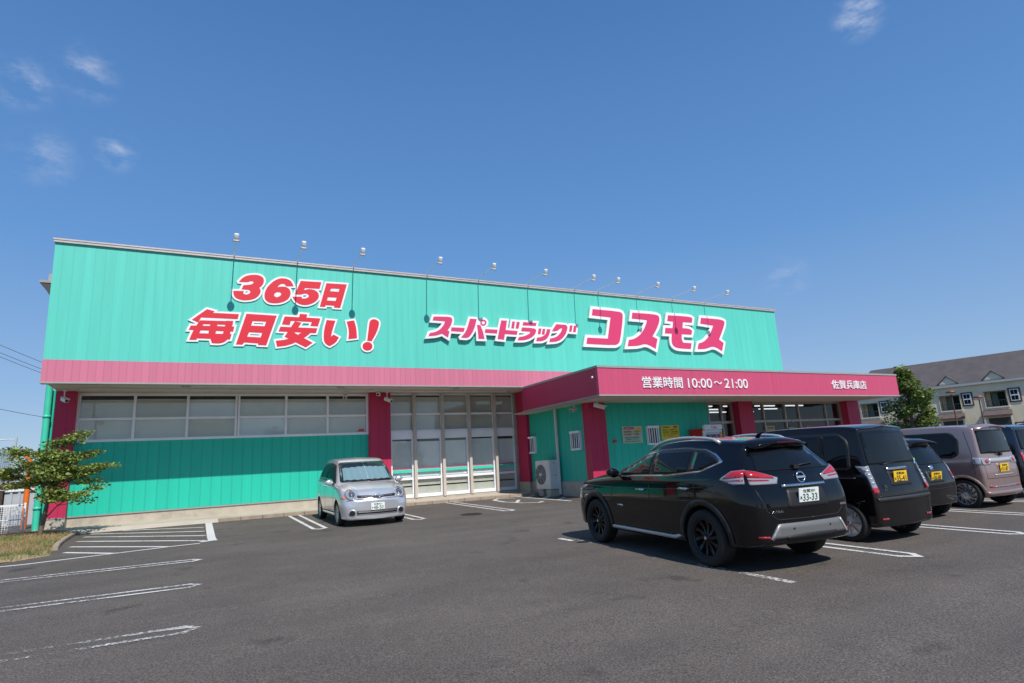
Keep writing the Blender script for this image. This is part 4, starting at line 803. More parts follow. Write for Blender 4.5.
    def local(s, g, name, m, parent=None, bevel=0):
        o = s._b(g, name, m, parent)
        if bevel:
            bm = bmesh.new(); bm.from_mesh(o.data)
            bmesh.ops.bevel(bm, geom=[e for e in bm.edges if len(e.link_faces) == 2 and e.calc_face_angle(0) > .5], offset=bevel, segments=2, affect='EDGES', clamp_overlap=True)
            for f in bm.faces: f.smooth = True
            bm.to_mesh(o.data); bm.free()
        return o
    def both(s, name, poly, m, off=.004, **k):
        return [s.patch(name, A_, poly, m, off, **k) for A_ in 'LR']
    def line(s, ax, pts, w=.010, m=None, off=.0015, closed=False, name='panel_gap', parent=None):
        return s.patch(name, ax, ribbon(pts, w, closed), m or m_black, off, parent or s.body, step=.06)
    def wheels(s, axles, y, r, wdt, style, rim_m):
        out = []
        for ax in axles:
            for sg in (1, -1):
                M = Matrix.Translation((ax, sg*y, r)) @ Matrix.Rotation(R(-90*sg), 4, 'X')      # local +z points outward
                rr = r*style.get('rim', .66); h = wdt/2
                g = Geo(); g.lathe([(rr, -h), (r*.90, -h), (r*.97, -h*.8), (r, -h*.55), (r, h*.55), (r*.97, h*.82), (r*.90, h*.97), (rr*1.02, h*.9), (rr, h*.75)], 40, M=M)
                t = s._b(g, 'wheel', m_rubber)
                g = Geo(); g.lathe([(rr, -h), (rr*1.0, h*.80), (rr*.97, h*.86), (rr*.92, h*.70), (rr*.90, -.02)], 40, 0, M=M); g.lathe([(0, -.025), (rr*.9, -.02)], 24, 1, M=M)
                n = style['n']; tw = style.get('twist', 0); sw = style.get('w', .05)
                for k in range(n):
                    a0 = 2*math.pi*k/n; pts = []
                    for q in range(6):
                        f = q/5; rad = rr*(.14+.80*f); a = a0+tw*f; pts.append((rad*math.cos(a), rad*math.sin(a), h*(.62+.16*math.sin(f*math.pi)*style.get('dish', -1)) ))
                    for i in range(5):
                        p, q = Vector(pts[i]), Vector(pts[i+1]); d = (q-p); d.z = 0; d.normalize(); e = Vector((-d.y, d.x, 0)); wa = sw*(.8+.5*i/5)*.5; wb_ = sw*(.8+.5*(i+1)/5)*.5
                        vs = [p+e*wa, p-e*wa, q-e*wb_, q+e*wb_]; vs += [v-Vector((0, 0, .03)) for v in vs]
                        g.add([M @ v for v in vs], [(0, 3, 2, 1), (4, 5, 6, 7), (0, 1, 5, 4), (2, 3, 7, 6), (1, 2, 6, 5), (3, 0, 4, 7)], 0)
                g.lathe([(0, h*.80), (rr*.17, h*.78), (rr*.2, h*.5)], 16, 0, M=M); g.lathe([(0, h*.81), (rr*.09, h*.808)], 12, 2, M=M)
                if style.get('disc'): g.lathe([(0, h*.38), (rr*.94, h*.45)], 24, 0, M=M)
                s._b(g, 'rim', [rim_m, m_black, m_chrome], t); out.append(t)
        return out
    def plate(s, x, y, z, face, bgm, inkm, top, num, tilt=0, rear=True):
        sg = -1 if rear else 1; w_, h_ = .33, .165
        M = Matrix.Translation((x, y, z)) @ Matrix.Rotation(tilt*sg, 4, 'Y')
        g = Geo(); g.box(-.006, .006, -w_/2, w_/2, -h_/2, h_/2, 0, M)
        F = lambda u, v, t, a0, a1, b0, b1: M @ Vector((sg*(.0065+t), (a0+(a1-a0)*u)*(1 if not rear else -1), b0+(b1-b0)*v))
        add_text(g, top, lambda u, v, t: F(u, v, t, -.10, .10, .028, .068), 1, .01, .0008)
        add_text(g, num, lambda u, v, t: F(u, v, t, -.105, .135, -.068, .012), 1, .025, .0008)
        add_text(g, 'あ', lambda u, v, t: F(u, v, t, -.15, -.118, -.05, -.012), 1, .01, .0008)
        return s.local(g, 'number_plate', [bgm, inkm])
    def mirror(s, x, z, y, m, sgs=(1, -1), sc=1.0):
        for sg in sgs:
            g = Geo(); rings = []
            for i in range(9):
                t = i/8; a = math.sin(math.pi*(.06+.88*t))**.6
                rings.append([Vector((x+.055*sc*a*math.cos(p)-.0, sg*(y+.02+.20*sc*t), z+.085*sc*a*math.sin(p)*(1-.25*t)+.015*t)) for p in [2*math.pi*k/14 for k in range(14)]])
            vs = [q for r_ in rings for q in r_]; fs = [(i*14+k, i*14+(k+1) % 14, (i+1)*14+(k+1) % 14, (i+1)*14+k) for i in range(8) for k in range(14)]+[tuple(range(14)), tuple(range(112, 126))]
            g.add(vs, fs, 0, True); o = s.local(g, 'door_mirror', m)
            g = Geo(); g.tube([(x+.02, sg*(y-.06), z-.06), (x, sg*(y+.06), z-.02)], .025*sc, n=8); s.local(g, 'mirror_stalk', m_black, o)
    def handle(s, ax, x, z, m, w_=.19):
        h, n = s.ray(ax, x, z); g = Geo(); y = h.y; sg = 1 if y > 0 else -1
        g.box(x-w_/2, x+w_/2, y+sg*.012 if sg > 0 else y-.040, y+.040 if sg > 0 else y-.012, z-.014, z+.016)
        g.box(x-w_/2, x-w_/2+.03, min(y, y+sg*.02), max(y, y+sg*.02), z-.010, z+.012); g.box(x+w_/2-.03, x+w_/2, min(y, y+sg*.02), max(y, y+sg*.02), z-.010, z+.012)
        return s.local(g, 'door_handle', m, bevel=.006)
def place(root, x, y, heading):                            # heading: degrees clockwise of +y (towards +x) of the car's nose
    hz = R(90-heading); up = .0171*math.cos(R(heading)); root.location = gv(x, y); root.rotation_euler = (0, -up, hz)
def carpaint(name, col, metal=0, rough=.25, coat=1):
    return mat(name, col, rough, metal, coat=coat if metal else .85, spec=.5 if metal else .05)
sym = lambda pts: pts+[(-a, b) for a, b in reversed(pts)]

# --- black sport utility vehicle in the foreground
def suv():
    r = thing('parked_car', 'glossy black SUV with silver roof rails and white plate, nearest of the parked row', 'car', group='cars parked in the lot')
    p = carpaint('black_car_paint', (.0035, .0037, .0045), 0, .12)
    rows = [(2.20, .60, .30, 2.20, .80, .58, 2.14, .88, .48, 2.18, .90), (2.10, .79, .27, 2.07, .89, .76, 1.98, .97, .60, 2.03, .99), (1.85, .885, .26, 1.82, .99, .83, 1.74, 1.05, .66, 1.78, 1.075),
            (1.35, .91, .25, 1.33, 1.05, .86, 1.28, 1.11, .69, 1.32, 1.145), (.92, .91, .25, .88, 1.085, .865, .90, 1.135, .74, 1.02, 1.175), (.45, .91, .25, .45, 1.11, .865, .22, 1.37, .70, .42, 1.44), (.0, .91, .25, .05, 1.115, .865, -.28, 1.555, .655, -.18, 1.645),
            (-.5, .91, .25, -.5, 1.125, .865, -.7, 1.59, .655, -.7, 1.70), (-1.0, .91, .25, -1.0, 1.14, .86, -1.1, 1.58, .645, -1.1, 1.695), (-1.55, .905, .26, -1.5, 1.165, .85, -1.5, 1.55, .625, -1.5, 1.67),
            (-1.95, .88, .29, -1.86, 1.19, .81, -1.76, 1.515, .585, -1.78, 1.635), (-2.13, .785, .32, -2.02, 1.18, .74, -1.83, 1.485, .53, -1.86, 1.60), (-2.19, .69, .34, -2.08, 1.16, .66, -1.86, 1.465, .48, -1.89, 1.58)]
    c = Car(rows, ((1.3525, .355), (-1.3525, .355)), .415, p, r, rb=.06)
    c.wheels((1.3525, -1.3525), .80, .36, .235, dict(n=10, w=.035, rim=.66, twist=.18), mat('black_alloy', (.03, .032, .036), .25, .7))
    # side glass with a chrome line round it
    dlo = [(.72, 1.135), (.10, 1.43), (-.35, 1.515), (-.90, 1.53), (-1.30, 1.50), (-1.50, 1.42), (-1.62, 1.335), (-1.32, 1.215), (-.6, 1.155)]
    for A_ in 'LR':
        c.patch('window_frame', A_, round_poly(offset(dlo, .028), .05), m_chrome, .003)
        c.patch('window_surround', A_, round_poly(offset(dlo, .006), .05), m_black, .0055)
        for nm, pl in (('front_window', [(.66, 1.14), (.09, 1.415), (-.18, 1.475), (-.20, 1.155)]), ('rear_window', [(-.25, 1.155), (-.24, 1.49), (-.9, 1.51), (-1.06, 1.505), (-1.05, 1.19), (-.6, 1.165)]), ('quarter_window', [(-1.11, 1.20), (-1.115, 1.495), (-1.29, 1.48), (-1.47, 1.405), (-1.58, 1.335), (-1.31, 1.228)])):
            c.patch(nm, A_, round_poly(pl, .03), m_cglass, .008)
        c.line(A_, [(.80, .40), (.83, .75), (.74, 1.08)]); c.line(A_, [(-.22, .36), (-.22, 1.14)]); c.line(A_, [(-1.25, 1.19), (-1.22, .85), (-1.0, .62), (-.88, .40)])
        c.line(A_, [(.85, .37), (-.9, .36)])
        c.line(A_, [(1.95, .95), (1.2, .94), (.2, .93), (-.8, .96), (-1.6, 1.02)], .012, p, .006, name='waist_crease')
        for x, z in ((-.02, .93), (-1.03, .975)): c.handle(A_, x, z, m_chrome)
        c.patch('sill_trim', A_, round_poly([(.88, .30), (-.72, .29), (-.90, .345), (-.82, .36), (-.7, .335), (.86, .345)], .02), m_satin, .022)
        for ax in (1.3525, -1.3525):
            arc = [(ax+.455*math.cos(t), .355+.455*math.sin(t)) for t in [R(-8)+R(196)*k/24 for k in range(25)]]
            c.patch('arch_trim', A_, ribbon(arc, .075), m_black, .012, step=.05)
        c.patch('name_badge', A_, [(.66, .66), (.50, .655), (.50, .68), (.66, .685)], m_chrome, .006)
    # glass front and rear
    c.patch('windscreen', 'F', round_poly(sym([(.60, 1.20), (.52, 1.53)]), .05), m_cglass, .004)
    c.patch('tailgate_glass', 'B', round_poly(sym([(-.62, 1.19), (-.58, 1.25), (-.465, 1.50)]), .03), m_cglass, .005)
    g = Geo()                                               # roof spoiler
    prof = [(-1.64, 1.655), (-1.82, 1.65), (-2.02, 1.585), (-2.02, 1.555), (-1.88, 1.54), (-1.7, 1.60)]
    for i in range(9):
        t = -1+2*i/8; yy = .50*t; dz = -.055*abs(t)**2.2; dx = .10*abs(t)**2.5
        g.v += [Vector((x+dx, yy, z+dz)) for x, z in prof]
    n = len(prof); g.f = [(i*n+k, i*n+(k+1) % n, (i+1)*n+(k+1) % n, (i+1)*n+k) for i in range(8) for k in range(n)]+[tuple(range(n)), tuple(range(8*n, 9*n))]; g.m = [0]*len(g.f); g.sm = [True]*len(g.f)
    sp = c.local(g, 'roof_spoiler', p)
    g = Geo(); g.box(-2.026, -2.02, -.16, .16, 1.562, 1.578); c.local(g, 'brake_light', mat('dark_red_lens', (.10, .006, .01), .1), sp)
    # tail lights wrapping the corner
    for A_, sg in (('L', 1), ('R', -1)):
        c.patch('tail_light', A_+'B', [[(-1.72, 1.10), (-1.86, 1.20), (-2.0, 1.215), (-2.05, 1.05), (-1.94, 1.04)], [(sg*.745, 1.21), (sg*.62, 1.185), (sg*.36, 1.105), (sg*.40, 1.03), (sg*.76, 1.035)]], m_clear, .012, step=.04, label='tail light of red and clear lenses' )
        c.patch('red_lens', A_+'B', [[(-1.77, 1.11), (-1.87, 1.195), (-2.0, 1.208), (-2.03, 1.13)], [(sg*.745, 1.205), (sg*.62, 1.178), (sg*.42, 1.118), (sg*.42, 1.095), (sg*.755, 1.12)]], m_redlens, .016, step=.04)
        c.patch('red_stripe', A_+'B', [[(-1.84, 1.092), (-2.03, 1.103), (-2.03, 1.085)], [(sg*.755, 1.10), (sg*.50, 1.085), (sg*.50, 1.07), (sg*.755, 1.08)]], m_redlens, .017, step=.04)
        c.patch('reflector', 'B', [(sg*.755, .42), (sg*.64, .415), (sg*.64, .44), (sg*.755, .445)], m_redlens, .012)
        c.line('B', [(sg*.72, .98), (sg*.64, .72), (sg*.50, .62), (0, .615)], .012)
        c.line('B', [(sg*.50, .565), (sg*.62, .40)], .03, m_satin, .022, name='bumper_trim')
    c.patch('bumper_skid', 'B', round_poly(sym([(-.60, .405), (-.50, .575)]), .02), m_skid, .016, label='silver lower rear bumper panel')
    c.patch('lower_valance', 'B', round_poly(sym([(-.40, .385), (-.42, .435), (-.10, .445)]), .02), m_black, .02)
    c.patch('plate_recess', 'B', round_poly(sym([(-.34, .74), (-.30, .97)]), .04), m_black, .004)
    c.patch('chrome_bar', 'B', sym([(-.36, .985), (-.36, 1.015)]), m_chrome, .025)
    h, n = c.ray('B', 0, .89); c.plate(h.x-.03, 0, .885, None, m_plate, m_green_ink, '佐賀301', '33-33', tilt=R(6))
    h, n = c.ray('B', 0, 1.10); M = Matrix.Translation((h.x-.012, 0, 1.095)) @ Matrix.Rotation(R(-82), 4, 'Y')
    g = Geo(); ring = [M @ Vector((.062*math.cos(t), .066*math.sin(t), 0)) for t in [2*math.pi*k/28 for k in range(29)]]; g.tube(ring, .009, n=8, cap=False); g.box(-.012, .012, -.075, .075, -.006, .008, 0, M); c.local(g, 'round_emblem', m_chrome)
    h, n = c.ray('B', .55, .70); g = Geo(); add_text(g, 'X-TRAIL', lambda u, v, t: Vector((h.x-.010-t, .60-u*.22, .70+v*.028)), 0, .03, .003); c.local(g, 'name_badge', m_chrome)
    h, n = c.ray('B', -.58, .74); g = Geo(); g.box(h.x-.012, h.x, -.66, -.56, .72, .745); c.local(g, 'drive_badge', m_chrome)
    g = Geo(); h, n = c.ray('B', .0, 1.235); h2, _ = c.ray('B', -.34, 1.265); g.tube([h+Vector((-.03, -.0, 0)), h2+Vector((-.03, 0, 0))], .010, n=6); g.box(h.x-.06, h.x, -.04, .05, 1.20, 1.25); c.local(g, 'rear_wiper', m_black)
    for y in (-.3, .3):
        h, n = c.ray('B', y, .535); g = Geo(); g.lathe([(0, 0), (.014, 0), (.016, -.01)], 10, M=Matrix.Translation((h.x-.019, y, .51)) @ Matrix.Rotation(R(-90), 4, 'Y')); c.local(g, 'parking_sensor', m_black)
    for sg in (1, -1):                                      # roof rails
        pts = []
        for i in range(13):
            x = .05-1.55*i/12; h, n = c.ray('T', x, sg*.60); lift = .045*min(1, i/1.2, (12-i)/1.2); pts.append(Vector((x, sg*.60, h.z+.006+lift)))
        g = Geo(); g.tube(pts, .024, n=8); c.local(g, 'roof_rail', m_satin)
    h, n = c.ray('T', -1.55, 0); g = Geo(); g.tube([h, h+Vector((-.06, 0, .05)), h+Vector((-.17, 0, .075))], [.03, .022, .006], n=8); c.local(g, 'antenna', m_black)
    c.mirror(.60, 1.17, .86, p, sc=1.1)
    for A_, sg in (('L', 1), ('R', -1)):
        c.patch('headlight', A_+'F', [[(2.12, .80), (1.70, .90), (1.60, .96), (2.08, .90)], [(sg*.40, .80), (sg*.72, .80), (sg*.74, .90), (sg*.42, .86)]], m_clear, .006, step=.05)
        c.patch('fog_light', 'F', [(sg*.5, .45), (sg*.68, .45), (sg*.66, .52), (sg*.5, .52)], m_clear, .006)
    c.patch('grille', 'F', round_poly(sym([(-.34, .58), (-.38, .86)]), .03), m_black, .006)
    def squash(o):                                          # a slightly lower roof
        for q in o.children:
            if q.type == 'MESH' and q.name.split('.')[0] not in ('wheel', 'rim'):
                for v in q.data.vertices:
                    if v.co.z > 1.2: v.co.z = 1.2+(v.co.z-1.2)*.895
                q.data.update()
            squash(q)
    squash(r); place(r, 6.80, -12.24, 4.6)
suv()

def kei_rows(h=1.765, w=.7375, tail=0.0, bump=0.0, belt=1.0):
    k = h-1.765; b = belt-1.0; s = w/.7375
    rows = [(1.66, .56, .22, 1.66, .80, .55, 1.62, .88, .45, 1.66, .90), (1.55, .69, .20, 1.53, .90, .66, 1.42, .97, .55, 1.50, 1.0), (1.25, .735, .2, 1.20, .97, .70, 1.12, 1.04, .60, 1.20, 1.07),
            (.95, .7375, .2, .95, 1.0+b, .71, .88, 1.09, .64, 1.02, 1.12), (.72, .7375, .2, .72, 1.0+b, .712, .62, 1.36, .635, .74, 1.42), (.5, .7375, .2, .5, 1.0+b, .712, .36, 1.62+k, .605, .46, 1.70+k),
            (.0, .7375, .2, 0, 1.0+b, .714, 0, 1.685+k, .615, 0, 1.765+k), (-.8, .7375, .2, -.8, 1.0+b, .714, -.8, 1.69+k, .617, -.8, 1.77+k), (-1.3, .735, .2, -1.3, 1.01+b, .712, -1.25, 1.68+k, .612, -1.3, 1.755+k),
            (-1.54-bump*.6, .715, .22, -1.52, 1.02+b, .69, -1.46+tail, 1.655+k, .595, -1.47+tail, 1.73+k), (-1.635-bump, .675+bump*.2, .24, -1.60-bump*.4, 1.03+b, .65, -1.53+tail, 1.625+k, .565, -1.55+tail, 1.70+k)]
    return [(a, b_*s, c, d, e, f*s, g_, h_, i*s, j, l) for a, b_, c, d, e, f, g_, h_, i, j, l in rows]

# --- black box-shaped van with the tall rear window
def van():
    r = thing('parked_car', 'black boxy tall van with yellow plate and vertical tail lights, right of the SUV', 'car', group='cars parked in the lot')
    p = carpaint('dark_brown_black_paint', (.0065, .0055, .0060), .0, .16)
    c = Car(kei_rows(bump=.085), ((1.26, .285), (-1.26, .285)), .335, p, r, rb=.045)
    c.wheels((1.26, -1.26), .652, .287, .17, dict(n=9, w=.062, rim=.74, disc=1, dish=.6), mat('silver_hubcap', (.55, .56, .58), .3, .7))
    for A_ in 'LR':
        c.patch('window_surround', A_, round_poly([(.78, 1.05), (.42, 1.55), (.2, 1.62), (-1.25, 1.625), (-1.40, 1.50), (-1.42, 1.06)], .07), m_black, .004)
        for nm, pl in (('front_window', [(.70, 1.08), (.40, 1.52), (.18, 1.59), (-.06, 1.595), (-.06, 1.08)]), ('sliding_door_window', [(-.12, 1.08), (-.12, 1.595), (-.90, 1.60), (-.90, 1.08)]), ('quarter_window', [(-.96, 1.08), (-.96, 1.60), (-1.24, 1.60), (-1.37, 1.49), (-1.39, 1.09)])):
            c.patch(nm, A_, round_poly(pl, .04), m_cglass, .008)
        c.line(A_, [(-.09, .28), (-.09, 1.62)]); c.line(A_, [(.85, .30), (.86, .9), (.74, 1.06)]); c.line(A_, [(-.92, 1.05), (-.92, .78), (-.84, .62), (-.80, .30)]); c.line(A_, [(-.4, .93), (-1.48, .94)], .02)
        for x in (.05, -.25): c.handle(A_, x, .90, p, .17)
        c.line(A_, [(-1.40, .38), (-1.50, .60), (-1.575, .61)], .010)
    c.patch('windscreen', 'F', round_poly(sym([(-.58, 1.15), (-.54, 1.58)]), .06), m_cglass, .004)
    c.patch('tailgate_glass', 'B', round_poly(sym([(-.60, 1.13), (-.595, 1.16), (-.545, 1.635)]), .05), m_cglass, .006)
    for sg, A_ in ((1, 'L'), (-1, 'R')):
        tl = c.patch('tail_light', 'B', [(sg*.60, .72), (sg*.695, .72), (sg*.68, 1.12), (sg*.605, 1.12)], m_clear, .014, step=.04)
        c.patch('red_lens', 'B', [(sg*.60, .72), (sg*.695, .72), (sg*.694, .80), (sg*.60, .80)], m_redlens, .019, step=.04)
        for k in range(4): c.patch('lens_cell', 'B', [(sg*.62, .85+k*.06), (sg*.665, .85+k*.06), (sg*.665, .88+k*.06), (sg*.62, .88+k*.06)], m_satin, .018, step=.05)
        c.line('B', [(sg*.555, .68), (sg*.56, 1.10), (sg*.53, 1.67)], .010)
        c.patch('reflector', 'B', [(sg*.48, .335), (sg*.62, .335), (sg*.62, .36), (sg*.48, .36)], m_redlens, .012)
    c.line('B', [(-.6, .67), (.6, .67)], .012); c.patch('bumper_step', 'B', round_poly(sym([(-.655, .60), (-.66, .655)]), .015), mat('dull_black_paint', (.035, .035, .038), .4), .018)
    c.patch('plate_recess', 'B', round_poly(sym([(-.25, .80), (-.235, 1.05)]), .04), m_black, .004); c.patch('chrome_bar', 'B', sym([(-.26, 1.03), (-.255, 1.075)]), m_chrome, .022)
    h, n = c.ray('B', 0, .93); c.plate(h.x-.018, 0, .935, None, m_yellow, m_ink, '佐賀580', '35-41', tilt=R(2))
    h, n = c.ray('B', -.50, 1.16); g = Geo(); g.box(h.x-.012, h.x-.007, -.60, -.565, 1.145, 1.185); g.box(h.x-.012, h.x-.007, -.60, -.565, 1.10, 1.14, 1); c.local(g, 'window_sticker', [mat('sticker_green', (.25, .6, .2), .4), mat('sticker_blue', (.2, .4, .75), .4)])
    h, n = c.ray('B', .43, .78); g = Geo(); add_text(g, 'N', lambda u, v, t: Vector((h.x-.010-t, .45-u*.05, .785+v*.045)), 0, .0, .003); add_text(g, 'BOX', lambda u, v, t: Vector((h.x-.010-t, .455-u*.06, .745+v*.03)), 0, .0, .003); c.local(g, 'name_badge', m_chrome)
    h, n = c.ray('T', -.2, .45); g = Geo(); g.tube([h, h+Vector((-.12, .0, .16))], .006, n=6); c.local(g, 'antenna', m_black)
    g = Geo(); h, n = c.ray('B', .3, 1.13); g.tube([h+Vector((-.025, 0, 0)), h+Vector((-.02, -.32, .03))], .009, n=6); c.local(g, 'rear_wiper', m_black)
    c.mirror(.62, 1.12, .72, p, sc=.85)
    for sg in (1, -1): c.patch('headlight', 'F', [(sg*.38, .72), (sg*.62, .74), (sg*.60, .90), (sg*.38, .86)], m_clear, .006)
    c.patch('grille', 'F', sym([(-.34, .72), (-.34, .84)]), m_black, .006)
    place(r, 9.50, -12.24, 0.6)
van()

# --- small black hatchback between the two vans
def hatch():
    r = thing('parked_car', 'small black hatchback with yellow plate between the black van and the pinkish wagon', 'car', group='cars parked in the lot')
    p = carpaint('black_hatch_paint', (.006, .006, .007), 0, .15)
    rows = [(1.66, .56, .22, 1.66, .70, .55, 1.60, .76, .45, 1.64, .78), (1.52, .69, .20, 1.50, .82, .66, 1.38, .88, .55, 1.46, .90), (1.20, .735, .2, 1.15, .90, .70, 1.05, .95, .60, 1.12, .97),
            (.85, .7375, .2, .80, .93, .71, .82, 1.00, .64, .98, 1.02), (.5, .7375, .2, .5, .95, .712, .40, 1.22, .62, .55, 1.26), (.15, .7375, .2, .15, .95, .712, .05, 1.42, .58, .15, 1.49), (-.4, .7375, .2, -.4, .955, .712, -.4, 1.45, .59, -.4, 1.53),
            (-1.0, .7375, .2, -1.0, .97, .71, -.95, 1.44, .58, -1.0, 1.515), (-1.35, .73, .2, -1.32, .98, .70, -1.22, 1.40, .56, -1.25, 1.475), (-1.56, .70, .24, -1.50, .97, .665, -1.34, 1.36, .53, -1.37, 1.43), (-1.645, .66, .26, -1.56, .94, .62, -1.38, 1.33, .50, -1.41, 1.40)]
    c = Car(rows, ((1.22, .28), (-1.22, .28)), .325, p, r, rb=.05)
    c.wheels((1.22, -1.22), .652, .28, .16, dict(n=7, w=.06, rim=.7), mat('alloy_silver', (.5, .5, .52), .3, .8))
    for A_ in 'LR':
        c.patch('window_surround', A_, round_poly([(.66, .98), (.10, 1.38), (-.9, 1.385), (-1.22, 1.28), (-1.30, 1.03)], .06), m_black, .004)
        for nm, pl in (('front_window', [(.58, 1.0), (.10, 1.35), (-.2, 1.36), (-.2, 1.0)]), ('rear_window', [(-.26, 1.0), (-.26, 1.36), (-.88, 1.36), (-1.18, 1.26), (-1.25, 1.04)])): c.patch(nm, A_, round_poly(pl, .03), m_cglass, .008)
        c.line(A_, [(-.23, .3), (-.23, 1.37)]); c.handle(A_, -.08, .87, p, .17); c.handle(A_, -.95, .89, p, .17)
    c.patch('windscreen', 'F', round_poly(sym([(-.58, 1.06), (-.52, 1.36)]), .05), m_cglass, .004)
    c.patch('tailgate_glass', 'B', round_poly(sym([(-.57, .99), (-.55, 1.02), (-.47, 1.33)]), .05), m_cglass, .006)
    g = Geo(); prof = [(-1.2, 1.49), (-1.42, 1.475), (-1.58, 1.43), (-1.58, 1.41), (-1.4, 1.40)]
    for i in range(7):
        t = -1+2*i/6; g.v += [Vector((x+.06*abs(t)**2, .52*t, z-.05*abs(t)**2)) for x, z in prof]
    n = 5; g.f = [(i*n+k, i*n+(k+1) % n, (i+1)*n+(k+1) % n, (i+1)*n+k) for i in range(6) for k in range(n)]+[tuple(range(n)), tuple(range(6*n, 7*n))]; g.m = [0]*len(g.f); g.sm = [True]*len(g.f); c.local(g, 'roof_spoiler', p)
    for sg, A_ in ((1, 'L'), (-1, 'R')):
        c.patch('tail_light', A_+'B', [[(-1.45, .70), (-1.56, .70), (-1.50, 1.0), (-1.38, 1.12), (-1.36, 1.06)], [(sg*.58, .70), (sg*.66, .70), (sg*.645, .95), (sg*.58, 1.02)]], m_clear, .010, step=.05, label='slim clear tail light running up the pillar')
        c.patch('red_lens', 'B', [(sg*.585, .74), (sg*.65, .74), (sg*.645, .84), (sg*.585, .84)], m_redlens, .014)
        c.line('B', [(sg*.56, .56), (sg*.57, .9)], .01)
    c.line('B', [(-.56, .55), (.56, .55)], .012)
    c.patch('plate_recess', 'B', round_poly(sym([(-.24, .66), (-.22, .88)]), .03), m_black, .004)
    h, n = c.ray('B', 0, .77); c.plate(h.x-.022, 0, .775, None, m_yellow, m_ink, '佐賀581', '58-88', tilt=R(8))
    h, n = c.ray('B', 0, .92); g = Geo(); g.lathe([(0, .004), (.05, .002), (.055, -.004)], 18, M=Matrix.Translation((h.x-.008, 0, .925)) @ Matrix.Rotation(R(-80), 4, 'Y')); c.local(g, 'round_emblem', m_chrome)
    c.mirror(.48, 1.03, .72, p, sc=.8)
    for sg in (1, -1): c.patch('headlight', 'F', [(sg*.38, .66), (sg*.62, .68), (sg*.60, .82), (sg*.38, .78)], m_clear, .006)
    place(r, 12.16, -11.4, 1.0)
hatch()

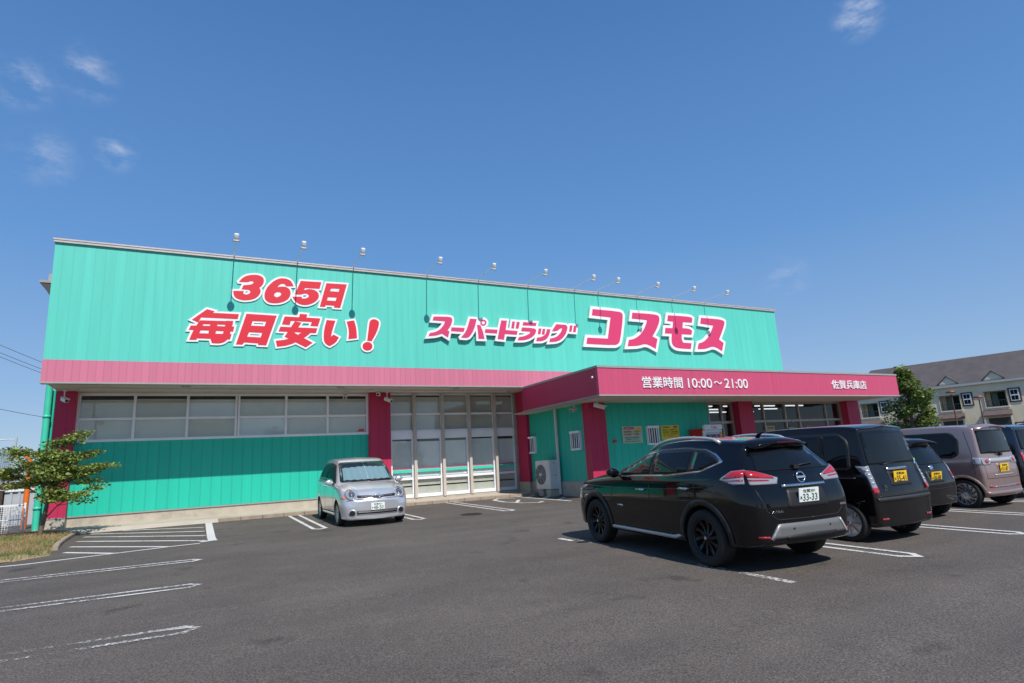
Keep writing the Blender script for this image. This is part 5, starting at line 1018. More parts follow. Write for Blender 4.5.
# --- pinkish brown metallic wagon
def wagon():
    r = thing('parked_car', 'pinkish brown metallic tall wagon with yellow plate and chrome tailgate bar', 'car', group='cars parked in the lot')
    p = carpaint('pink_brown_metallic', (.37, .255, .235), .55, .32)
    c = Car(kei_rows(1.72, belt=.99), ((1.24, .285), (-1.24, .285)), .34, p, r, rb=.05)
    c.wheels((1.24, -1.24), .655, .29, .17, dict(n=12, w=.045, rim=.76, twist=.55), mat('alloy_silver_swirl', (.42, .43, .45), .25, .8))
    for A_ in 'LR':
        c.patch('window_surround', A_, round_poly([(.78, 1.03), (.42, 1.50), (.2, 1.56), (-1.12, 1.565), (-1.26, 1.44), (-1.25, 1.10), (-1.12, 1.02)], .10), m_black, .004)
        for nm, pl in (('front_window', [(.70, 1.06), (.40, 1.47), (.18, 1.535), (-.06, 1.54), (-.06, 1.06)]), ('rear_window', [(-.12, 1.06), (-.12, 1.54), (-1.10, 1.54), (-1.235, 1.43), (-1.22, 1.12), (-1.10, 1.05)])): c.patch(nm, A_, round_poly(pl, .06), m_cglass, .008)
        c.line(A_, [(-.09, .28), (-.09, 1.56)]); c.line(A_, [(-.90, 1.03), (-.90, .78), (-.84, .62), (-.80, .30)]); c.line(A_, [(-1.36, 1.58), (-1.47, 1.1), (-1.50, .7)], .01)
        for x in (.05, -.75): c.handle(A_, x, .88, m_chrome, .17)
        arc = [(-1.24+.37*math.cos(t), .285+.37*math.sin(t)) for t in [R(0)+R(180)*k/20 for k in range(21)]]
        c.patch('arch_lip', A_, ribbon(arc, .05), p, .008, step=.05)
    c.patch('windscreen', 'F', round_poly(sym([(-.58, 1.15), (-.54, 1.53)]), .06), m_cglass, .004)
    c.patch('tailgate_glass', 'B', round_poly(sym([(-.595, 1.10), (-.60, 1.14), (-.545, 1.585)]), .05), m_cglass, .006)
    c.patch('chrome_bar', 'B', round_poly(sym([(-.40, .915), (-.42, 1.0)]), .02), m_satin, .014)
    for sg, A_ in ((1, 'L'), (-1, 'R')):
        c.patch('tail_light', A_+'B', [[(-1.50, .90), (-1.61, .88), (-1.60, 1.02), (-1.48, 1.03)], [(sg*.40, .885), (sg*.66, .87), (sg*.66, 1.02), (sg*.42, 1.01)]], m_clear, .016, step=.05)
        c.patch('red_lens', 'B', [(sg*.52+.06*math.cos(t), .945+.045*math.sin(t)) for t in [2*math.pi*k/14 for k in range(14)]], m_redlens, .022, step=.04)
        c.patch('reflector', 'B', [(sg*.42, .415), (sg*.60, .42), (sg*.60, .45), (sg*.42, .44)], m_redlens, .012)
        c.line('B', [(sg*.60, .60), (sg*.615, .86)], .010)
    c.line('B', [(-.62, .595), (.62, .595)], .010); c.line('B', [(-.42, .43), (.42, .43)], .022, m_chrome, .012, name='bumper_strip'); c.line('B', [(-.35, .66), (.35, .66)], .018, m_satin, .010, name='tailgate_strip')
    c.patch('bumper_lip', 'B', round_poly(sym([(-.67, .27), (-.68, .335)]), .02), p, .03)
    c.patch('plate_recess', 'B', round_poly(sym([(-.22, .70), (-.20, .895)]), .03), p, .004)
    h, n = c.ray('B', 0, .80); c.plate(h.x-.022, 0, .80, None, m_yellow, m_ink, '佐賀580', '31-87', tilt=R(2))
    g = Geo(); h, n = c.ray('B', -.0, 1.09); g.tube([h+Vector((-.03, 0, 0)), h+Vector((-.03, .3, .06))], .009, n=6); g.box(h.x-.05, h.x, -.04, .04, 1.04, 1.11); c.local(g, 'rear_wiper', m_black)
    g = Geo()
    prof = [(-1.35, 1.72), (-1.52, 1.715), (-1.66, 1.675), (-1.66, 1.655), (-1.5, 1.65)]
    for i in range(7):
        t = -1+2*i/6; g.v += [Vector((x+.05*abs(t)**2, .56*t, z-.055*abs(t)**2)) for x, z in prof]
    n = 5; g.f = [(i*n+k, i*n+(k+1) % n, (i+1)*n+(k+1) % n, (i+1)*n+k) for i in range(6) for k in range(n)]+[tuple(range(n)), tuple(range(6*n, 7*n))]; g.m = [0]*len(g.f); g.sm = [True]*len(g.f); c.local(g, 'roof_spoiler', p)
    h, n = c.ray('T', -.75, .45); g = Geo(); g.tube([h, h+Vector((-.12, .0, .10))], .006, n=6); c.local(g, 'antenna', m_black)
    c.mirror(.62, 1.10, .72, p, sc=.85)
    for sg in (1, -1): c.patch('headlight', 'F', [(sg*.38, .72), (sg*.62, .74), (sg*.60, .90), (sg*.38, .86)], m_clear, .006)
    place(r, 14.93, -11.28, 1.0)
wagon()

# --- dark blue tall car at the right edge
def last_car():
    r = thing('parked_car', 'dark navy tall car at the right end of the row beyond the pinkish wagon', 'car', group='cars parked in the lot')
    p = carpaint('navy_paint', (.006, .008, .016), .1, .18)
    c = Car(kei_rows(1.70, w=.80), ((1.24, .29), (-1.24, .29)), .34, p, r, rb=.05)
    c.wheels((1.24, -1.24), .71, .295, .18, dict(n=8, w=.06, rim=.7), mat('alloy_grey', (.4, .4, .42), .3, .8))
    for A_ in 'LR':
        c.patch('side_glass', A_, round_poly([(.74, 1.04), (.42, 1.48), (.2, 1.54), (-1.2, 1.545), (-1.34, 1.44), (-1.36, 1.06)], .07), m_cglass, .006)
        c.line(A_, [(-.09, .28), (-.09, 1.05)]); c.handle(A_, .05, .90, p); c.handle(A_, -.8, .90, p)
    c.patch('windscreen', 'F', round_poly(sym([(-.60, 1.15), (-.56, 1.52)]), .06), m_cglass, .004)
    c.patch('tailgate_glass', 'B', round_poly(sym([(-.63, 1.10), (-.57, 1.57)]), .05), m_cglass, .006)
    for sg in (1, -1): c.patch('tail_light', 'B', [(sg*.60, .72), (sg*.70, .72), (sg*.70, 1.05), (sg*.62, 1.05)], m_redlens, .012)
    h, n = c.ray('B', 0, .85); c.plate(h.x-.022, 0, .85, None, m_plate, m_green_ink, '佐賀502', '20-46')
    c.mirror(.62, 1.10, .78, p, sc=.85)
    place(r, 17.55, -10.9, .5)
last_car()

# --- silver compact facing the camera
def silver():
    r = thing('parked_car', 'silver compact car with a sunshade behind its windscreen, parked nose out by the wall', 'car', group='cars parked in the lot')
    p = carpaint('silver_metallic', (.64, .64, .66), .6, .28)
    rows = [(1.93, .58, .17, 1.93, .60, .52, 1.88, .68, .42, 1.93, .71), (1.84, .75, .16, 1.80, .74, .67, 1.70, .83, .50, 1.78, .855), (1.58, .835, .17, 1.52, .87, .76, 1.40, .935, .58, 1.48, .96), (1.22, .8475, .18, 1.18, .94, .79, 1.10, .99, .64, 1.22, 1.015),
            (.98, .8475, .2, .94, .95, .80, .98, .985, .70, 1.17, 1.01), (.62, .8475, .2, .6, 1.01, .80, .52, 1.30, .665, .68, 1.345), (.28, .8475, .2, .3, 1.03, .80, .12, 1.525, .62, .24, 1.60), (-.3, .8475, .2, -.3, 1.07, .80, -.3, 1.58, .625, -.3, 1.66),
            (-1.1, .8475, .2, -1.1, 1.085, .80, -1.1, 1.575, .615, -1.1, 1.655), (-1.65, .835, .22, -1.65, 1.09, .78, -1.58, 1.53, .59, -1.6, 1.605), (-1.95, .775, .25, -1.93, 1.08, .71, -1.78, 1.46, .53, -1.8, 1.53), (-2.04, .70, .28, -2.0, 1.06, .64, -1.84, 1.42, .49, -1.87, 1.49)]
    c = Car(rows, ((1.25, .29), (-1.25, .29)), .345, p, r, fb=.07)
    c.wheels((1.25, -1.25), .745, .295, .18, dict(n=9, w=.06, rim=.72, disc=1, dish=.6), mat('silver_hubcap_compact', (.45, .46, .48), .3, .7))
    for A_ in 'LR':
        c.patch('window_surround', A_, round_poly([(.80, 1.01), (.22, 1.47), (-.2, 1.525), (-1.15, 1.525), (-1.60, 1.42), (-1.70, 1.14)], .07), m_black, .004)
        for nm, pl in (('front_window', [(.70, 1.03), (.20, 1.44), (-.10, 1.495), (-.30, 1.50), (-.30, 1.09)]), ('sliding_door_window', [(-.37, 1.115), (-.37, 1.50), (-1.12, 1.50), (-1.12, 1.125)]), ('quarter_window', [(-1.18, 1.125), (-1.18, 1.50), (-1.56, 1.40), (-1.65, 1.15)])): c.patch(nm, A_, round_poly(pl, .04), m_cglass, .008)
        c.line(A_, [(-.33, .30), (-.33, 1.51)]); c.line(A_, [(.80, .32), (.83, .9), (.76, 1.06)]); c.line(A_, [(-1.15, 1.10), (-1.13, .8), (-.95, .6), (-.9, .3)]); c.line(A_, [(.82, .31), (-.9, .30)], .03)
        for x in (-.18, -.48): c.handle(A_, x, .93, p, .17)
    ws = sym([(-.69, 1.025), (-.60, 1.53)])
    c.patch('windscreen_surround', 'F', round_poly(ws, .06), m_black, .003)
    sh = Geo(); nfold = 7
    cols = []
    for i in range(nfold*2+1):
        y = -.60+1.20*i/(nfold*2); zt = 1.40-.03*abs(y)/.6; dz = .020*(i % 2)
        a, na = c.ray('F', y, 1.07); b, nb = c.ray('F', y*.93, zt); cols.append((a+na*(.006+dz), b+nb*(.006+dz)))
    for i in range(nfold*2): sh.add([cols[i][0], cols[i+1][0], cols[i+1][1], cols[i][1]], [(0, 1, 2, 3)], 0)
    c.local(sh, 'sunshade', mat('sunshade_foil', (.46, .55, .58), .4, .3))
    c.patch('windscreen', 'F', round_poly(sym([(-.665, 1.04), (-.58, 1.515)]), .05), glassmat('windscreen_glass', (.70, .80, .80), .06), .026, step=.08)
    for y0, y1 in ((.05, .60), (-.45, .05)):
        a, n1 = c.ray('F', y0, 1.03); b, n2 = c.ray('F', y1, 1.045); g = Geo(); g.tube([a+n1*.035, (a+b)/2+n1*.04, b+n2*.035], .010, n=6); c.local(g, 'wiper', m_black)
    h, n = c.ray('F', 0, 1.50); g = Geo(); g.box(h.x-.0, h.x+.03, -.10, .10, 1.455, 1.50); c.local(g, 'interior_mirror', m_black)
    for sg, A_ in ((1, 'L'), (-1, 'R')):
        el = [(sg*(.60+.125*math.cos(t)), .745+.115*math.sin(t)) for t in [2*math.pi*k/26 for k in range(26)]]
        hl = c.patch('headlight', 'F', el, m_clear, .014, step=.04)
        c.patch('headlight_rim', 'F', [(sg*(.60+.138*math.cos(t)), .745+.128*math.sin(t)) for t in [2*math.pi*k/26 for k in range(26)]], m_satin, .006, hl, step=.05)
        c.patch('headlight_bowl', 'F', [(sg*(.585+.07*math.cos(t)), .75+.07*math.sin(t)) for t in [2*math.pi*k/20 for k in range(20)]], mat('lamp_bowl', (.16, .16, .17), .2, .6), .018, hl, step=.03)
        c.patch('headlight_bulb', 'F', [(sg*(.585+.03*math.cos(t)), .75+.03*math.sin(t)) for t in [2*math.pi*k/14 for k in range(14)]], m_chrome, .022, hl, step=.02)
        c.patch('indicator', A_, [(1.66, .67), (1.78, .65), (1.78, .70), (1.68, .72)], m_amber, .008, step=.04)
        fl = [(sg*(.59+.065*math.cos(t)), .33+.06*math.sin(t)) for t in [2*math.pi*k/20 for k in range(20)]]
        fg = c.patch('fog_light_ring', 'F', [(sg*(.59+.09*math.cos(t)), .33+.085*math.sin(t)) for t in [2*math.pi*k/20 for k in range(20)]], m_satin, .008, step=.04); c.patch('fog_light', 'F', fl, m_black, .014, fg, step=.03)
    c.patch('grille', 'F', round_poly([(-.46, .665), (-.14, .66), (-.08, .645), (.08, .645), (.14, .66), (.46, .665), (.47, .725), (.14, .71), (.05, .69), (-.05, .69), (-.14, .71), (-.47, .725)], .01), m_black, .008)
    c.patch('lower_grille', 'F', round_poly(sym([(-.48, .285), (-.50, .375)]), .02), m_black, .008)
    c.line('F', [(-.50, .332), (0, .328), (.50, .332)], .012, m_skid, .014, name='grille_bar'); c.line('F', [(-.49, .285), (0, .28), (.49, .285)], .012, m_skid, .014, name='grille_bar')
    c.line('F', [(-.78, .60), (-.5, .635), (0, .625), (.5, .635), (.78, .60)], .010)
    h, n = c.ray('F', 0, .70); M = Matrix.Translation((h.x+.014, 0, .705)) @ Matrix.Rotation(R(70), 4, 'Y'); g = Geo()
    for rx, ry in ((.055, .07), (.024, .06)): g.tube([M @ Vector((rx*math.cos(t), ry*math.sin(t), 0)) for t in [2*math.pi*k/20 for k in range(21)]], .006, n=6, cap=False)
    c.local(g, 'oval_emblem', m_chrome)
    h, n = c.ray('F', .0, .46); c.plate(h.x+.016, 0, .46, None, m_plate, m_green_ink, '佐賀501', '48-50', rear=False)
    c.patch('tailgate_glass', 'B', round_poly(sym([(-.60, 1.12), (-.47, 1.42)]), .05), m_cglass, .005)
    for sg in (1, -1): c.patch('tail_light', 'B', [(sg*.60, .80), (sg*.70, .80), (sg*.66, 1.05), (sg*.58, 1.05)], m_redlens, .010)
    c.mirror(.68, 1.03, .80, p, sc=1.0)
    place(r, 3.78, -2.82, 180)
silver()

# ------------------------------------------------------------ planting on the left
def leafmat(name, col, var=.35):
    m = bpy.data.materials.new(name); m.use_nodes = True; t = m.node_tree; b = t.nodes['Principled BSDF']; b.inputs['Roughness'].default_value = .5; b.inputs['Specular IOR Level'].default_value = .35
    gi = N(t, 'ShaderNodeNewGeometry'); mr = N(t, 'ShaderNodeMapRange'); mr.inputs[3].default_value = 1-var; mr.inputs[4].default_value = 1+var*1.3; t.links.new(gi.outputs['Random Per Island'], mr.inputs[0])
    h = N(t, 'ShaderNodeVectorMath', operation='SCALE'); h.inputs[0].default_value = col; t.links.new(mr.outputs[0], h.inputs['Scale']); t.links.new(h.outputs[0], b.inputs['Base Color'])
    tl = N(t, 'ShaderNodeBsdfTranslucent'); t.links.new(h.outputs[0], tl.inputs[0]); mx = N(t, 'ShaderNodeMixShader'); mx.inputs[0].default_value = .3
    o = t.nodes['Material Output']; t.links.new(b.outputs[0], mx.inputs[1]); t.links.new(tl.outputs[0], mx.inputs[2]); t.links.new(mx.outputs[0], o.inputs[0]); return m
m_leaf = leafmat('leaf_green', (.25, .33, .075)); m_leafr = leafmat('leaf_reddish', (.22, .085, .040)); m_leafd = leafmat('leaf_dark', (.12, .17, .045)); m_dry = leafmat('dry_grass', (.36, .25, .11), .3); m_grass = leafmat('green_grass', (.14, .20, .045), .35)
def leaf(g, p, s, mi, up=.55):
    d = Vector((random.gauss(0, 1), random.gauss(0, 1), random.gauss(0, .35))).normalized(); n = Vector((random.gauss(0, .6), random.gauss(0, .6), random.uniform(up, 1.2))).normalized()
    e = d.cross(n).normalized(); d = n.cross(e); w_ = s*random.uniform(.28, .42)
    g.add([p-d*s*.5, p+e*w_-n*s*.06, p+d*s*.5-n*s*.10, p-e*w_-n*s*.06], [(0, 1, 2, 3)], mi)
def branch(g, p0, p1, r0, r1, sag=.0, n=5, wob=.04):
    pts = []
    for i in range(n+1):
        t = i/n; q = Vector(p0).lerp(Vector(p1), t); q += Vector((random.gauss(0, wob), random.gauss(0, wob), random.gauss(0, wob*.6)))*(1 if 0 < i < n else 0); q.z += sag*4*t*(1-t); pts.append(q)
    g.tube(pts, [r0+(r1-r0)*i/n for i in range(n+1)], n=7); return pts
tb = gv(-3.63, -.33, .06)
tr = thing('maple_tree', 'small layered green tree growing from the grass island by the left pillar', 'tree', tb)
g = Geo(); tips = []
p1 = branch(g, tb-Vector((0, 0, .1)), tb+Vector((.10, .02, .75)), .060, .048, wob=.012)
fork = p1[-1]
mains = [(tb+Vector((.22, .05, 2.35)), .036), (tb+Vector((-.30, -.10, 2.05)), .028), (tb+Vector((.85, -.1, 1.55)), .028), (tb+Vector((-.75, .15, 1.55)), .022), (tb+Vector((.55, .35, 1.95)), .026), (tb+Vector((-.1, -.5, 1.7)), .02), (tb+Vector((.75, -.35, .98)), .018)]
for q, r_ in mains:
    pts = branch(g, fork if r_ > .019 else p1[3], q, r_, .010, sag=.10, n=7, wob=.03)
    for k in range(3, 8):
        for s in range(2):
            a = random.uniform(0, 6.28); L = random.uniform(.30, .62); e = pts[k]+Vector((math.cos(a)*L, math.sin(a)*L*.9, random.uniform(.05, .22)))
            bp_ = branch(g, pts[k], e, .009, .004, n=3, wob=.02); tips += [(e, .27), (bp_[2], .2)]
    tips.append((q, .25))
g.build('trunk', m_bark, tr)
g = Geo()
for q, rad in tips:
    if q.z < tb.z+.80: continue
    for k in range(74):
        cg = lambda s_: max(-1.7*s_, min(1.7*s_, random.gauss(0, s_))); p = q+Vector((cg(rad*.58), cg(rad*.58), cg(rad*.15)))
        leaf(g, p, random.uniform(.055, .105), 1 if random.random() < .04 else (2 if random.random() < .3 else 0))
g.build('crown', [m_leaf, m_leafr, m_leafd], tr)
# grass island with its kerb
isl = [(-2.98, .05), (-2.92, -1.6), (-2.84, -3.0), (-2.72, -3.9), (-2.62, -4.55), (-3.1, -5.0), (-4.2, -5.25), (-14, -5.45), (-14, .9), (-4.1, 1.1), (-3.0, .12)]
def isle_z(x, y):
    d = min((Vector((x, y))-Vector(isl[i])).length for i in range(6)); return .004+.08*min(1, d/.35)+.02*min(1, d/.5)*math.sin(x*3.1)*math.cos(y*2.3)
g = Geo(); pts = []; step = .22
vs = [Vector(p) for p in isl]
x = -13.9
while x < -2.6:
    y = -5.4
    while y < 1.1:
        if inside((x, y), isl): vs.append(Vector((x+random.uniform(-.05, .05), y+random.uniform(-.05, .05))))
        y += step
    x += step if x > -7 else 1.2
n = len(isl); vo, eo, fo = delaunay_2d_cdt(vs, [(i, (i+1) % n) for i in range(n)], [list(range(n))], 1, 1e-5)[:3]
g.add([gv(q.x, q.y, isle_z(q.x, q.y)) for q in vo], fo, 0, True)
struct(g.build('grass_island', mat('dry_soil', (.30, .22, .12), .95, var=.3, vscale=9, bump=.6, bscale=25, stain=(.10, .13, .035), sscale=1.6)))
g = Geo()
for k in range(15000):
    x = -2.5-abs(random.gauss(0, 2.0)); y = random.uniform(-5.3, 1.0)
    if not inside((x, y), isl): continue
    green = (math.sin(x*2.1+1)*math.sin(y*1.7)+.35*math.sin(5*x+3*y) > .75) or random.random() < .10 or y < -4.3
    p = gv(x, y, isle_z(x, y)-.01); h = random.uniform(.03, .10)*(1.25 if green else 1); a = random.uniform(0, 6.28); d = Vector((math.cos(a), math.sin(a), 0))*.006; l = Vector((random.gauss(0, .5), random.gauss(0, .5), 1)).normalized()*h
    g.add([p-d, p+d, p+l], [(0, 1, 2)], 1 if green else 0)
tag(g.build('grass', [m_dry, m_grass]), 'dry and green grass covering the planting island on the left', 'grass', kind='stuff')
g = Geo(); kp = [(-2.95, .12), (-2.92, -1.0), (-2.88, -2.0), (-2.80, -3.0), (-2.72, -3.6)]
for a, b in zip(kp[:-1], kp[1:]):
    a, b = Vector(a), Vector(b); d = (b-a).normalized(); e = Vector((-d.y, d.x))*.06; a += d*.006; b -= d*.006
    q = [a-e, b-e, b+e, a+e]; g.add([gv(v.x, v.y, -.05) for v in q]+[gv(v.x, v.y, .075) for v in q], [(3, 2, 1, 0), (4, 5, 6, 7), (0, 1, 5, 4), (1, 2, 6, 5), (2, 3, 7, 6), (3, 0, 4, 7)])
struct(g.build('island_kerb', m_kerb, bevel=.012))

# white mesh fence panels, metal sheet fence, orange pipe, posts, sports net
m_wire = mat('white_wire', (.74, .74, .74), .45)
def mesh_fence(x0, x1, y, label):
    r = thing('mesh_fence', label, 'fence', ((x0+x1)/2, y, gz(x0, y)), group='white wire fence panels'); z = gz(x0, y)+.03
    g = Geo()
    for x in (x0, x1): g.box(x-.025, x+.025, y-.025, y+.025, z-.1, z+.82)
    g.box(x0+.026, x1-.026, y-.018, y+.018, z+.74, z+.79); g.box(x0+.026, x1-.026, y-.018, y+.018, z+.37, z+.40); g.box(x0+.026, x1-.026, y-.018, y+.018, z, z+.035); g.build('frame', m_wire, r)
    g = Geo(); x = x0+.07
    while x < x1-.04: g.box(x-.005, x+.005, y-.024, y-.0185, z+.01, z+.78); x += .055
    for k in range(13): g.box(x0+.03, x1-.03, y-.030, y-.0245, z+.05+k*.055, z+.057+k*.055)
    g.build('wire_mesh', m_wire, r)
mesh_fence(-5.25, -4.30, 1.32, 'white wire mesh fence panel next to the green downpipe'); mesh_fence(-6.6, -5.29, 1.32, 'white wire mesh fence panel further left at the photo edge')
g = Geo(); g.box(-20, -4.3, 7.0, 7.06, .2, 1.60); x = -20
while x < -4.4: g.box(x, x+.07, 6.955, 6.998, .2, 1.58); x += .22
fr_ = thing('sheet_fence', 'pale grey corrugated sheet fence with a white top rail behind the mesh panels', 'fence', (-12, 7, .3)); g.build('sheet', mat('fence_sheet', (.42, .44, .47), .5, var=.08), fr_)
g = Geo(); g.box(-20, -4.3, 6.93, 7.09, 1.602, 1.68); g.build('top_rail', m_white, fr_)
g = Geo(); g.tube([(-4.85, 4.0, .3), (-4.85, 4.0, 2.45), (-4.9, 4.0, 2.62), (-5.02, 4.0, 2.74), (-5.16, 4.0, 2.76), (-5.3, 4.0, 2.70)], .075, n=12)
op = thing('orange_pipe', 'orange pipe post with a curved top rising behind the fence', 'pipe', (-4.85, 4.0, .3)); g.build('pipe', mat('orange_paint', (.75, .16, .02), .4, var=.1), op)
g = Geo(); g.box(-5.0, -4.7, 3.85, 4.15, .25, .36); g.build('base_plate', m_steel, op)
g = Geo(); g.box(-5.72, -5.52, 4.4, 4.6, .3, 1.62); g.build('fence_post_core', mat('brown_timber', (.07, .035, .028), .8, var=.2, vscale=10), (pr := thing('fence_post', 'dark brown timber post standing before the sheet fence', 'post', (-5.62, 4.5, .3))), bevel=.01)
g = Geo(); g.box(-5.74, -5.50, 4.38, 4.62, 1.622, 1.66); g.build('cap', m_dark, pr, bevel=.008)
def bush(name, label, x0, x1, y0, y1, z0, z1, n, mats, s=.16, cat='hedge'):
    g = Geo()
    for k in range(n): 
        x = random.uniform(x0, x1); leaf(g, Vector((x, random.uniform(y0, y1), random.uniform(z0, z1-.25*abs(math.sin(x*1.7))))), s*random.uniform(.7, 1.3), random.randint(0, len(mats)-1))
    tag(g.build(name, mats, origin=((x0+x1)/2, (y0+y1)/2, z0)), label, cat)
bush('hedge', 'ochre dry hedge showing above the sheet fence', -22, -5.2, 11, 12.2, .3, 2.35, 3600, [m_dry, leafmat('hedge_ochre', (.24, .15, .03), .3)], .22)
nr = thing('sports_net', 'tall blue grey net on steel posts far behind the fence on the left', 'net', (-16, 25, .4))
g = Geo()
for x in (-20, -14.2, -9.95): g.tube([(x, 25, .3), (x, 25, 4.75)], .05, n=8)
g.tube([(-20, 25, 4.62), (-9.9, 25, 4.62)], .03, n=6); g.build('net_post', m_steel, nr)
g = Geo(); x = -20
while x < -10: g.box(x, x+.045, 24.99, 25.0, .4, 4.05); x += .09
z = .45
while z < 4.05: g.box(-20, -10, 25.001, 25.006, z, z+.035); z += .09
g.build('netting', mat('net_blue_grey', (.16, .22, .30), .7), nr)
# overhead cables on a pole out of frame
for k, (za, zb) in enumerate(((10.25, 8.35), (9.80, 7.98), (9.56, 7.75), (6.50, 5.7))):
    g = Geo(); pts = []
    for i in range(25):
        t = i/24; pts.append((-11.3-14+20*t, 25, za+6.2*(1-t)-6.2*.3+(zb-za)*t-.5*4*t*(1-t)*.6))
    pts = [(-11.2+ (t-.0)*10, 25, za+(zb-za)*t*2.1-.25*4*t*(1-t)) for t in [i/24-.4 for i in range(25)]]
    g.tube(pts, .015, n=5); tag(g.build('overhead_cable', m_dark, origin=pts[0]), ('topmost overhead cable crossing the sky left of the shop', 'second overhead cable from the top, left of the shop', 'third overhead cable from the top, left of the shop', 'lowest single overhead cable left of the shop')[k], 'cable', 'overhead cables left of the shop')

# ------------------------------------------------------------ right: apartment house, lamps, trees
AP0 = Vector((61.75, 11.74)); AU = Vector((.2622, -.9650)); AN = Vector((.9650, .2622))       # AU along the front, AN into the house
def A(s, d, z): q = AP0+AU*s+AN*d; return Vector((q.x, q.y, z))
apt = thing('apartment_house', 'cream two storey apartment house with a long dark roof and small gables', 'apartment house', A(5, 3, .25))
def abox(g, s0, s1, d0, d1, z0, z1, mi=0): g.add([A(s, d, z) for z in (z0, z1) for d in (d0, d1) for s in (s0, s1)], [(0, 2, 3, 1), (4, 5, 7, 6), (0, 1, 5, 4), (2, 6, 7, 3), (0, 4, 6, 2), (1, 3, 7, 5)], mi)
def AB(name, mats, *boxes, parent=None, **k):
    g = Geo()
    for b in boxes: abox(g, *b)
    return g.build(name, mats, parent or apt, **k)
m_cream = mat('cream_render', (.78, .69, .50), .85, var=.06, vscale=1.2, stain=(.60, .53, .39), sscale=.5); m_creamt = mat('cream_trim', (.72, .66, .53), .7)
m_roof = mat('dark_roof', (.092, .080, .077), .7, var=.18, vscale=1.2, bump=.3, bscale=8); m_brown = mat('brown_trim', (.10, .055, .045), .6); m_gtrim = mat('greenish_gutter', (.42, .47, .46), .5)
S0, S1 = -7.2, 20.0; bays = [-6.8, -3.4, 0, 3.4, 6.8, 10.2, 13.6, 17.0]
# front wall left open at each balcony: piers, parapets, head and floor bands
AB('wall', m_cream, (S0, S1, 0, .2, 5.52, 6.3), *[(b+1.86, b+3.68, 0, .2, 2.9, 5.52) for b in bays[:-1]], (S0, bays[0]+.28, 0, .2, 2.9, 5.52), (bays[-1]+1.86, S1, 0, .2, 2.9, 5.52), *[(b+.28, b+1.86, 0, .2, 2.9, 4.06) for b in bays], (S0, S1, 0, .2, .2, 2.9), (S0, S0+.2, .21, 9, .2, 6.3), (S1-.2, S1, .21, 9, .2, 6.3), (S0, S1, 9, 9.2, .2, 6.3))
AB('inner_wall', m_cream, (S0+.3, S1-.3, 1.1, 1.2, 2.9, 5.6))
AB('gutter', m_gtrim, (S0-.2, S1+.2, -.28, -.02, 6.22, 6.42))
g = Geo(); g.add([A(S0-.3, -.2, 6.43), A(S1+.3, -.2, 6.43), A(S1+.3, 4.6, 9.3), A(S0+.9, 4.6, 9.3), A(S1+.3, 9.4, 6.43), A(S0-.3, 9.4, 6.43)], [(0, 1, 2, 3), (3, 2, 4, 5), (0, 3, 5), (1, 4, 2), (0, 5, 4, 1)]); g.build('roof', m_roof, apt)
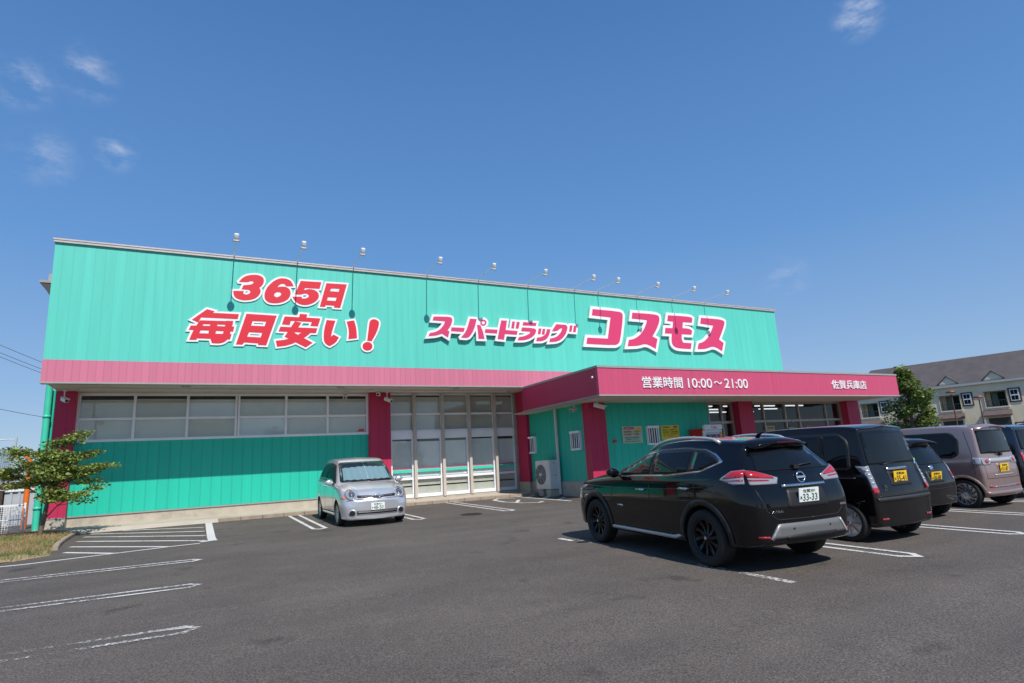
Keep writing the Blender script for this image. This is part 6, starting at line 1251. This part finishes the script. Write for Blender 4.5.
for i, b in enumerate(bays):
    d = AB('dormer', [m_creamt], (b+.5, b+1.84, -.02, 2.0, 6.44, 6.62))
    g = Geo(); g.add([A(b+.48, -.03, 6.62), A(b+1.86, -.03, 6.62), A(b+1.17, -.03, 7.25), A(b+.48, 2.0, 6.62), A(b+1.86, 2.0, 6.62), A(b+1.17, 2.0, 7.25)], [(0, 1, 2), (3, 5, 4), (0, 2, 5, 3), (1, 4, 5, 2)]); g.build('gable', m_creamt, d)
    g = Geo()
    for sg in (-1, 1): g.add([A(b+1.17, -.12, 7.36), A(b+1.17+sg*.86, -.12, 6.56), A(b+1.17+sg*.86, 2.4, 6.56), A(b+1.17, 2.4, 7.36), A(b+1.17, -.12, 7.28), A(b+1.17+sg*.86, -.12, 6.48), A(b+1.17+sg*.86, 2.4, 6.48), A(b+1.17, 2.4, 7.28)], [(0, 1, 2, 3), (4, 7, 6, 5), (0, 4, 5, 1), (2, 6, 7, 3), (1, 5, 6, 2)])
    g.build('dormer_roof', m_roof, d)
    bal = AB('balcony', m_cream, (b+.24, b+.28, -.06, 1.1, 4.0, 5.6), (b+1.86, b+1.90, -.06, 1.1, 4.0, 5.6))
    AB('balcony_door', m_cglass, (b+.6, b+1.62, 1.04, 1.09, 4.1, 5.42), parent=bal); AB('curtain', mat('curtain_green', (.16, .22, .20), .8), (b+.66, b+1.1, 1.02, 1.037, 4.12, 5.38), parent=bal)
    AB('balcony_lintel', m_creamt, (b+.16, b+1.98, -.10, -.005, 5.5, 5.62), parent=bal); AB('balcony_sill', m_creamt, (b+.2, b+1.94, -.10, -.005, 3.98, 4.10), parent=bal)
    g = Geo(); abox(g, b+.26, b+1.88, -.05, -.02, 4.62, 4.67)
    for k in range(9): q = b+.3+k*.19; abox(g, q, q+.02, -.045, -.025, 4.1, 4.62)
    g.build('balcony_rail', m_dark, bal)
    g = Geo(); g.add([A(b+.05, -.02, 3.80), A(b+2.0, -.02, 3.80), A(b+2.05, -.75, 3.36), A(b, -.75, 3.36), A(b+2.05, -.75, 3.26), A(b, -.75, 3.26), A(b+2.0, -.02, 3.26), A(b+.05, -.02, 3.26)], [(0, 3, 2, 1), (2, 3, 5, 4), (4, 5, 7, 6), (0, 1, 6, 7), (1, 2, 4, 6), (0, 7, 5, 3)]); g.build('porch_roof', mat('porch_roof', (.12, .085, .08), .7, var=.15), apt)
    AB('porch_opening', m_dark, (b+.25, b+1.85, -.012, -.004, .4, 3.1)); AB('porch_post', m_creamt, (b+.02, b+.14, -.7, -.58, .2, 3.25), (b+1.9, b+2.02, -.7, -.58, .2, 3.25))
    w_ = AB('window', m_brown, (b+2.0, b+2.86, -.05, -.004, 4.36, 5.62)); AB('window_frame', m_white, (b+2.12, b+2.74, -.075, -.052, 4.48, 5.50), parent=w_)
    AB('pane', m_cglass, *[(b+2.18+c*.25, b+2.18+c*.25+.22, -.082, -.077, z, z+.38) for c in range(2) for z in (4.56, 5.05)], parent=w_)
    w_ = AB('window', m_brown, (b+2.0, b+2.86, -.05, -.004, 1.35, 2.62)); AB('window_frame', m_white, (b+2.12, b+2.74, -.075, -.052, 1.47, 2.50), parent=w_); AB('pane', m_cglass, (b+2.2, b+2.66, -.082, -.077, 1.55, 2.42), parent=w_)
def yard_lamp(s, d, h, label):
    b = A(s, d, gz(60, 8)); r = thing('street_lamp', label, 'street lamp', b, group='brown lamps in front of the apartment house')
    g = Geo(); g.tube([b, b+Vector((0, 0, .5)), b+Vector((0, 0, h-.3))], [.09, .06, .05], n=10); g.build('pole', m_brown, r)
    M = Matrix.Translation(b+Vector((0, 0, h))); g = Geo(); g.lathe([(0, .10), (.2, .06), (.42, -.12), (.40, -.14), (.15, -.10)], 20, M=M); g.build('lamp_shade', mat('rust_brown', (.20, .075, .05), .5), r)
    g = Geo(); g.lathe([(.05, -.32), (.12, -.28), (.13, -.15), (.08, -.10)], 14, M=M); g.build('lamp_glass', m_creamt, r)
yard_lamp(1.5, -1.2, 5.55, 'brown dome lamp between a balcony and a window, the left taller one of two')
yard_lamp(3.45, -1.2, 4.85, 'lower brown dome lamp standing before an apartment balcony near the right edge')
def dense_tree(name, label, base, h, rx, crown0, n, mats, seed, s=.2, lean=0):
    rnd = random.Random(seed); r = thing(name, label, 'tree', base); b = Vector(base)
    g = Geo(); pts = [b, b+Vector((.02, 0, crown0*.6)), b+Vector((.08, .03, crown0+.4)), b+Vector((.1, 0, h*.62)), b+Vector((.05, .02, h*.92))]; g.tube(pts, [.13, .11, .09, .06, .02], n=8)
    cl = []
    for k in range(34):
        t = rnd.random(); z = crown0+(h-crown0)*t; prof = math.sin(math.pi*min(1, .16+.84*t)**.8)**.8; a = rnd.uniform(0, 6.28); rr = rx*prof*math.sqrt(rnd.uniform(.1, 1)); c = b+Vector((math.cos(a)*rr, math.sin(a)*rr, z)); cl.append((c, rnd.uniform(.3, .55)*rx*.8))
        g.tube([b+Vector((.05, 0, max(crown0*.8, z-.7))), c], [.03, .008], n=5)
    g.build('trunk', m_bark, r); g = Geo()
    for c, rad in cl:
        for k in range(n//34):
            v = Vector((rnd.gauss(0, 1), rnd.gauss(0, 1), rnd.gauss(0, .8))); v = v.normalized()*rad*rnd.uniform(.45, 1.08); leaf(g, c+v, s*rnd.uniform(.6, 1.3), rnd.choice((0, 0, 1)))
    for k in range(26):
        a = rnd.uniform(0, 6.28); z = rnd.uniform(h*.85, h*1.06); 
        for q in range(4): leaf(g, b+Vector((math.cos(a)*rx*.3*rnd.random(), math.sin(a)*rx*.3, z)), s*.7, 0)
    g.build('crown', mats, r)
dense_tree('broadleaf_tree', 'dense dark green tree standing beyond the canopy before the apartment house', gv(37.0, .75, 0), 5.30, 1.38, 1.6, 8200, [m_leafd, m_leaf], 5, .17)
# behind the camera: what windows and paint can mirror of the street across the lot
def utility_pole(x, y, label):
    r = thing('utility_pole', label, 'utility pole', gv(x, y)); b = gv(x, y)
    g = Geo(); g.tube([b, b+Vector((0, 0, 11))], [.17, .10], n=12); g.build('pole', mat('pole_concrete', (.38, .37, .35), .9, var=.06), r)
    g = Geo()
    for z in (9.2, 10.2): g.box(b.x-1.0, b.x+1.0, b.y-.05, b.y+.05, b.z+z, b.z+z+.09)
    g.build('crossarm', m_steel, r)
    g = Geo(); g.lathe([(0, .9), (.24, .9), (.26, .8), (.26, .05), (0, 0)], 16, M=Matrix.Translation(b+Vector((.4, 0, 7.6)))); g.build('transformer', m_steel, r)
utility_pole(-9.5, -44, 'concrete utility pole with two crossarms across the street, mirrored in the window band')
for i, (x, y, h, rx) in enumerate(((-26, -58, 7, 3.2), (-16, -62, 6, 2.6), (8, -60, 7.5, 3.3), (24, -56, 6, 2.6), (40, -60, 8, 3.4))):
    dense_tree('broadleaf_tree', ('rounded street tree far across the road on the left', 'smaller street tree beside the far left one', 'broad street tree across the road behind the camera', 'low street tree across the road towards the right', 'tall street tree across the road on the far right')[i], gv(x, y), h, rx, 1.5, 1600, [m_leafd, m_leaf], 20+i, .5)
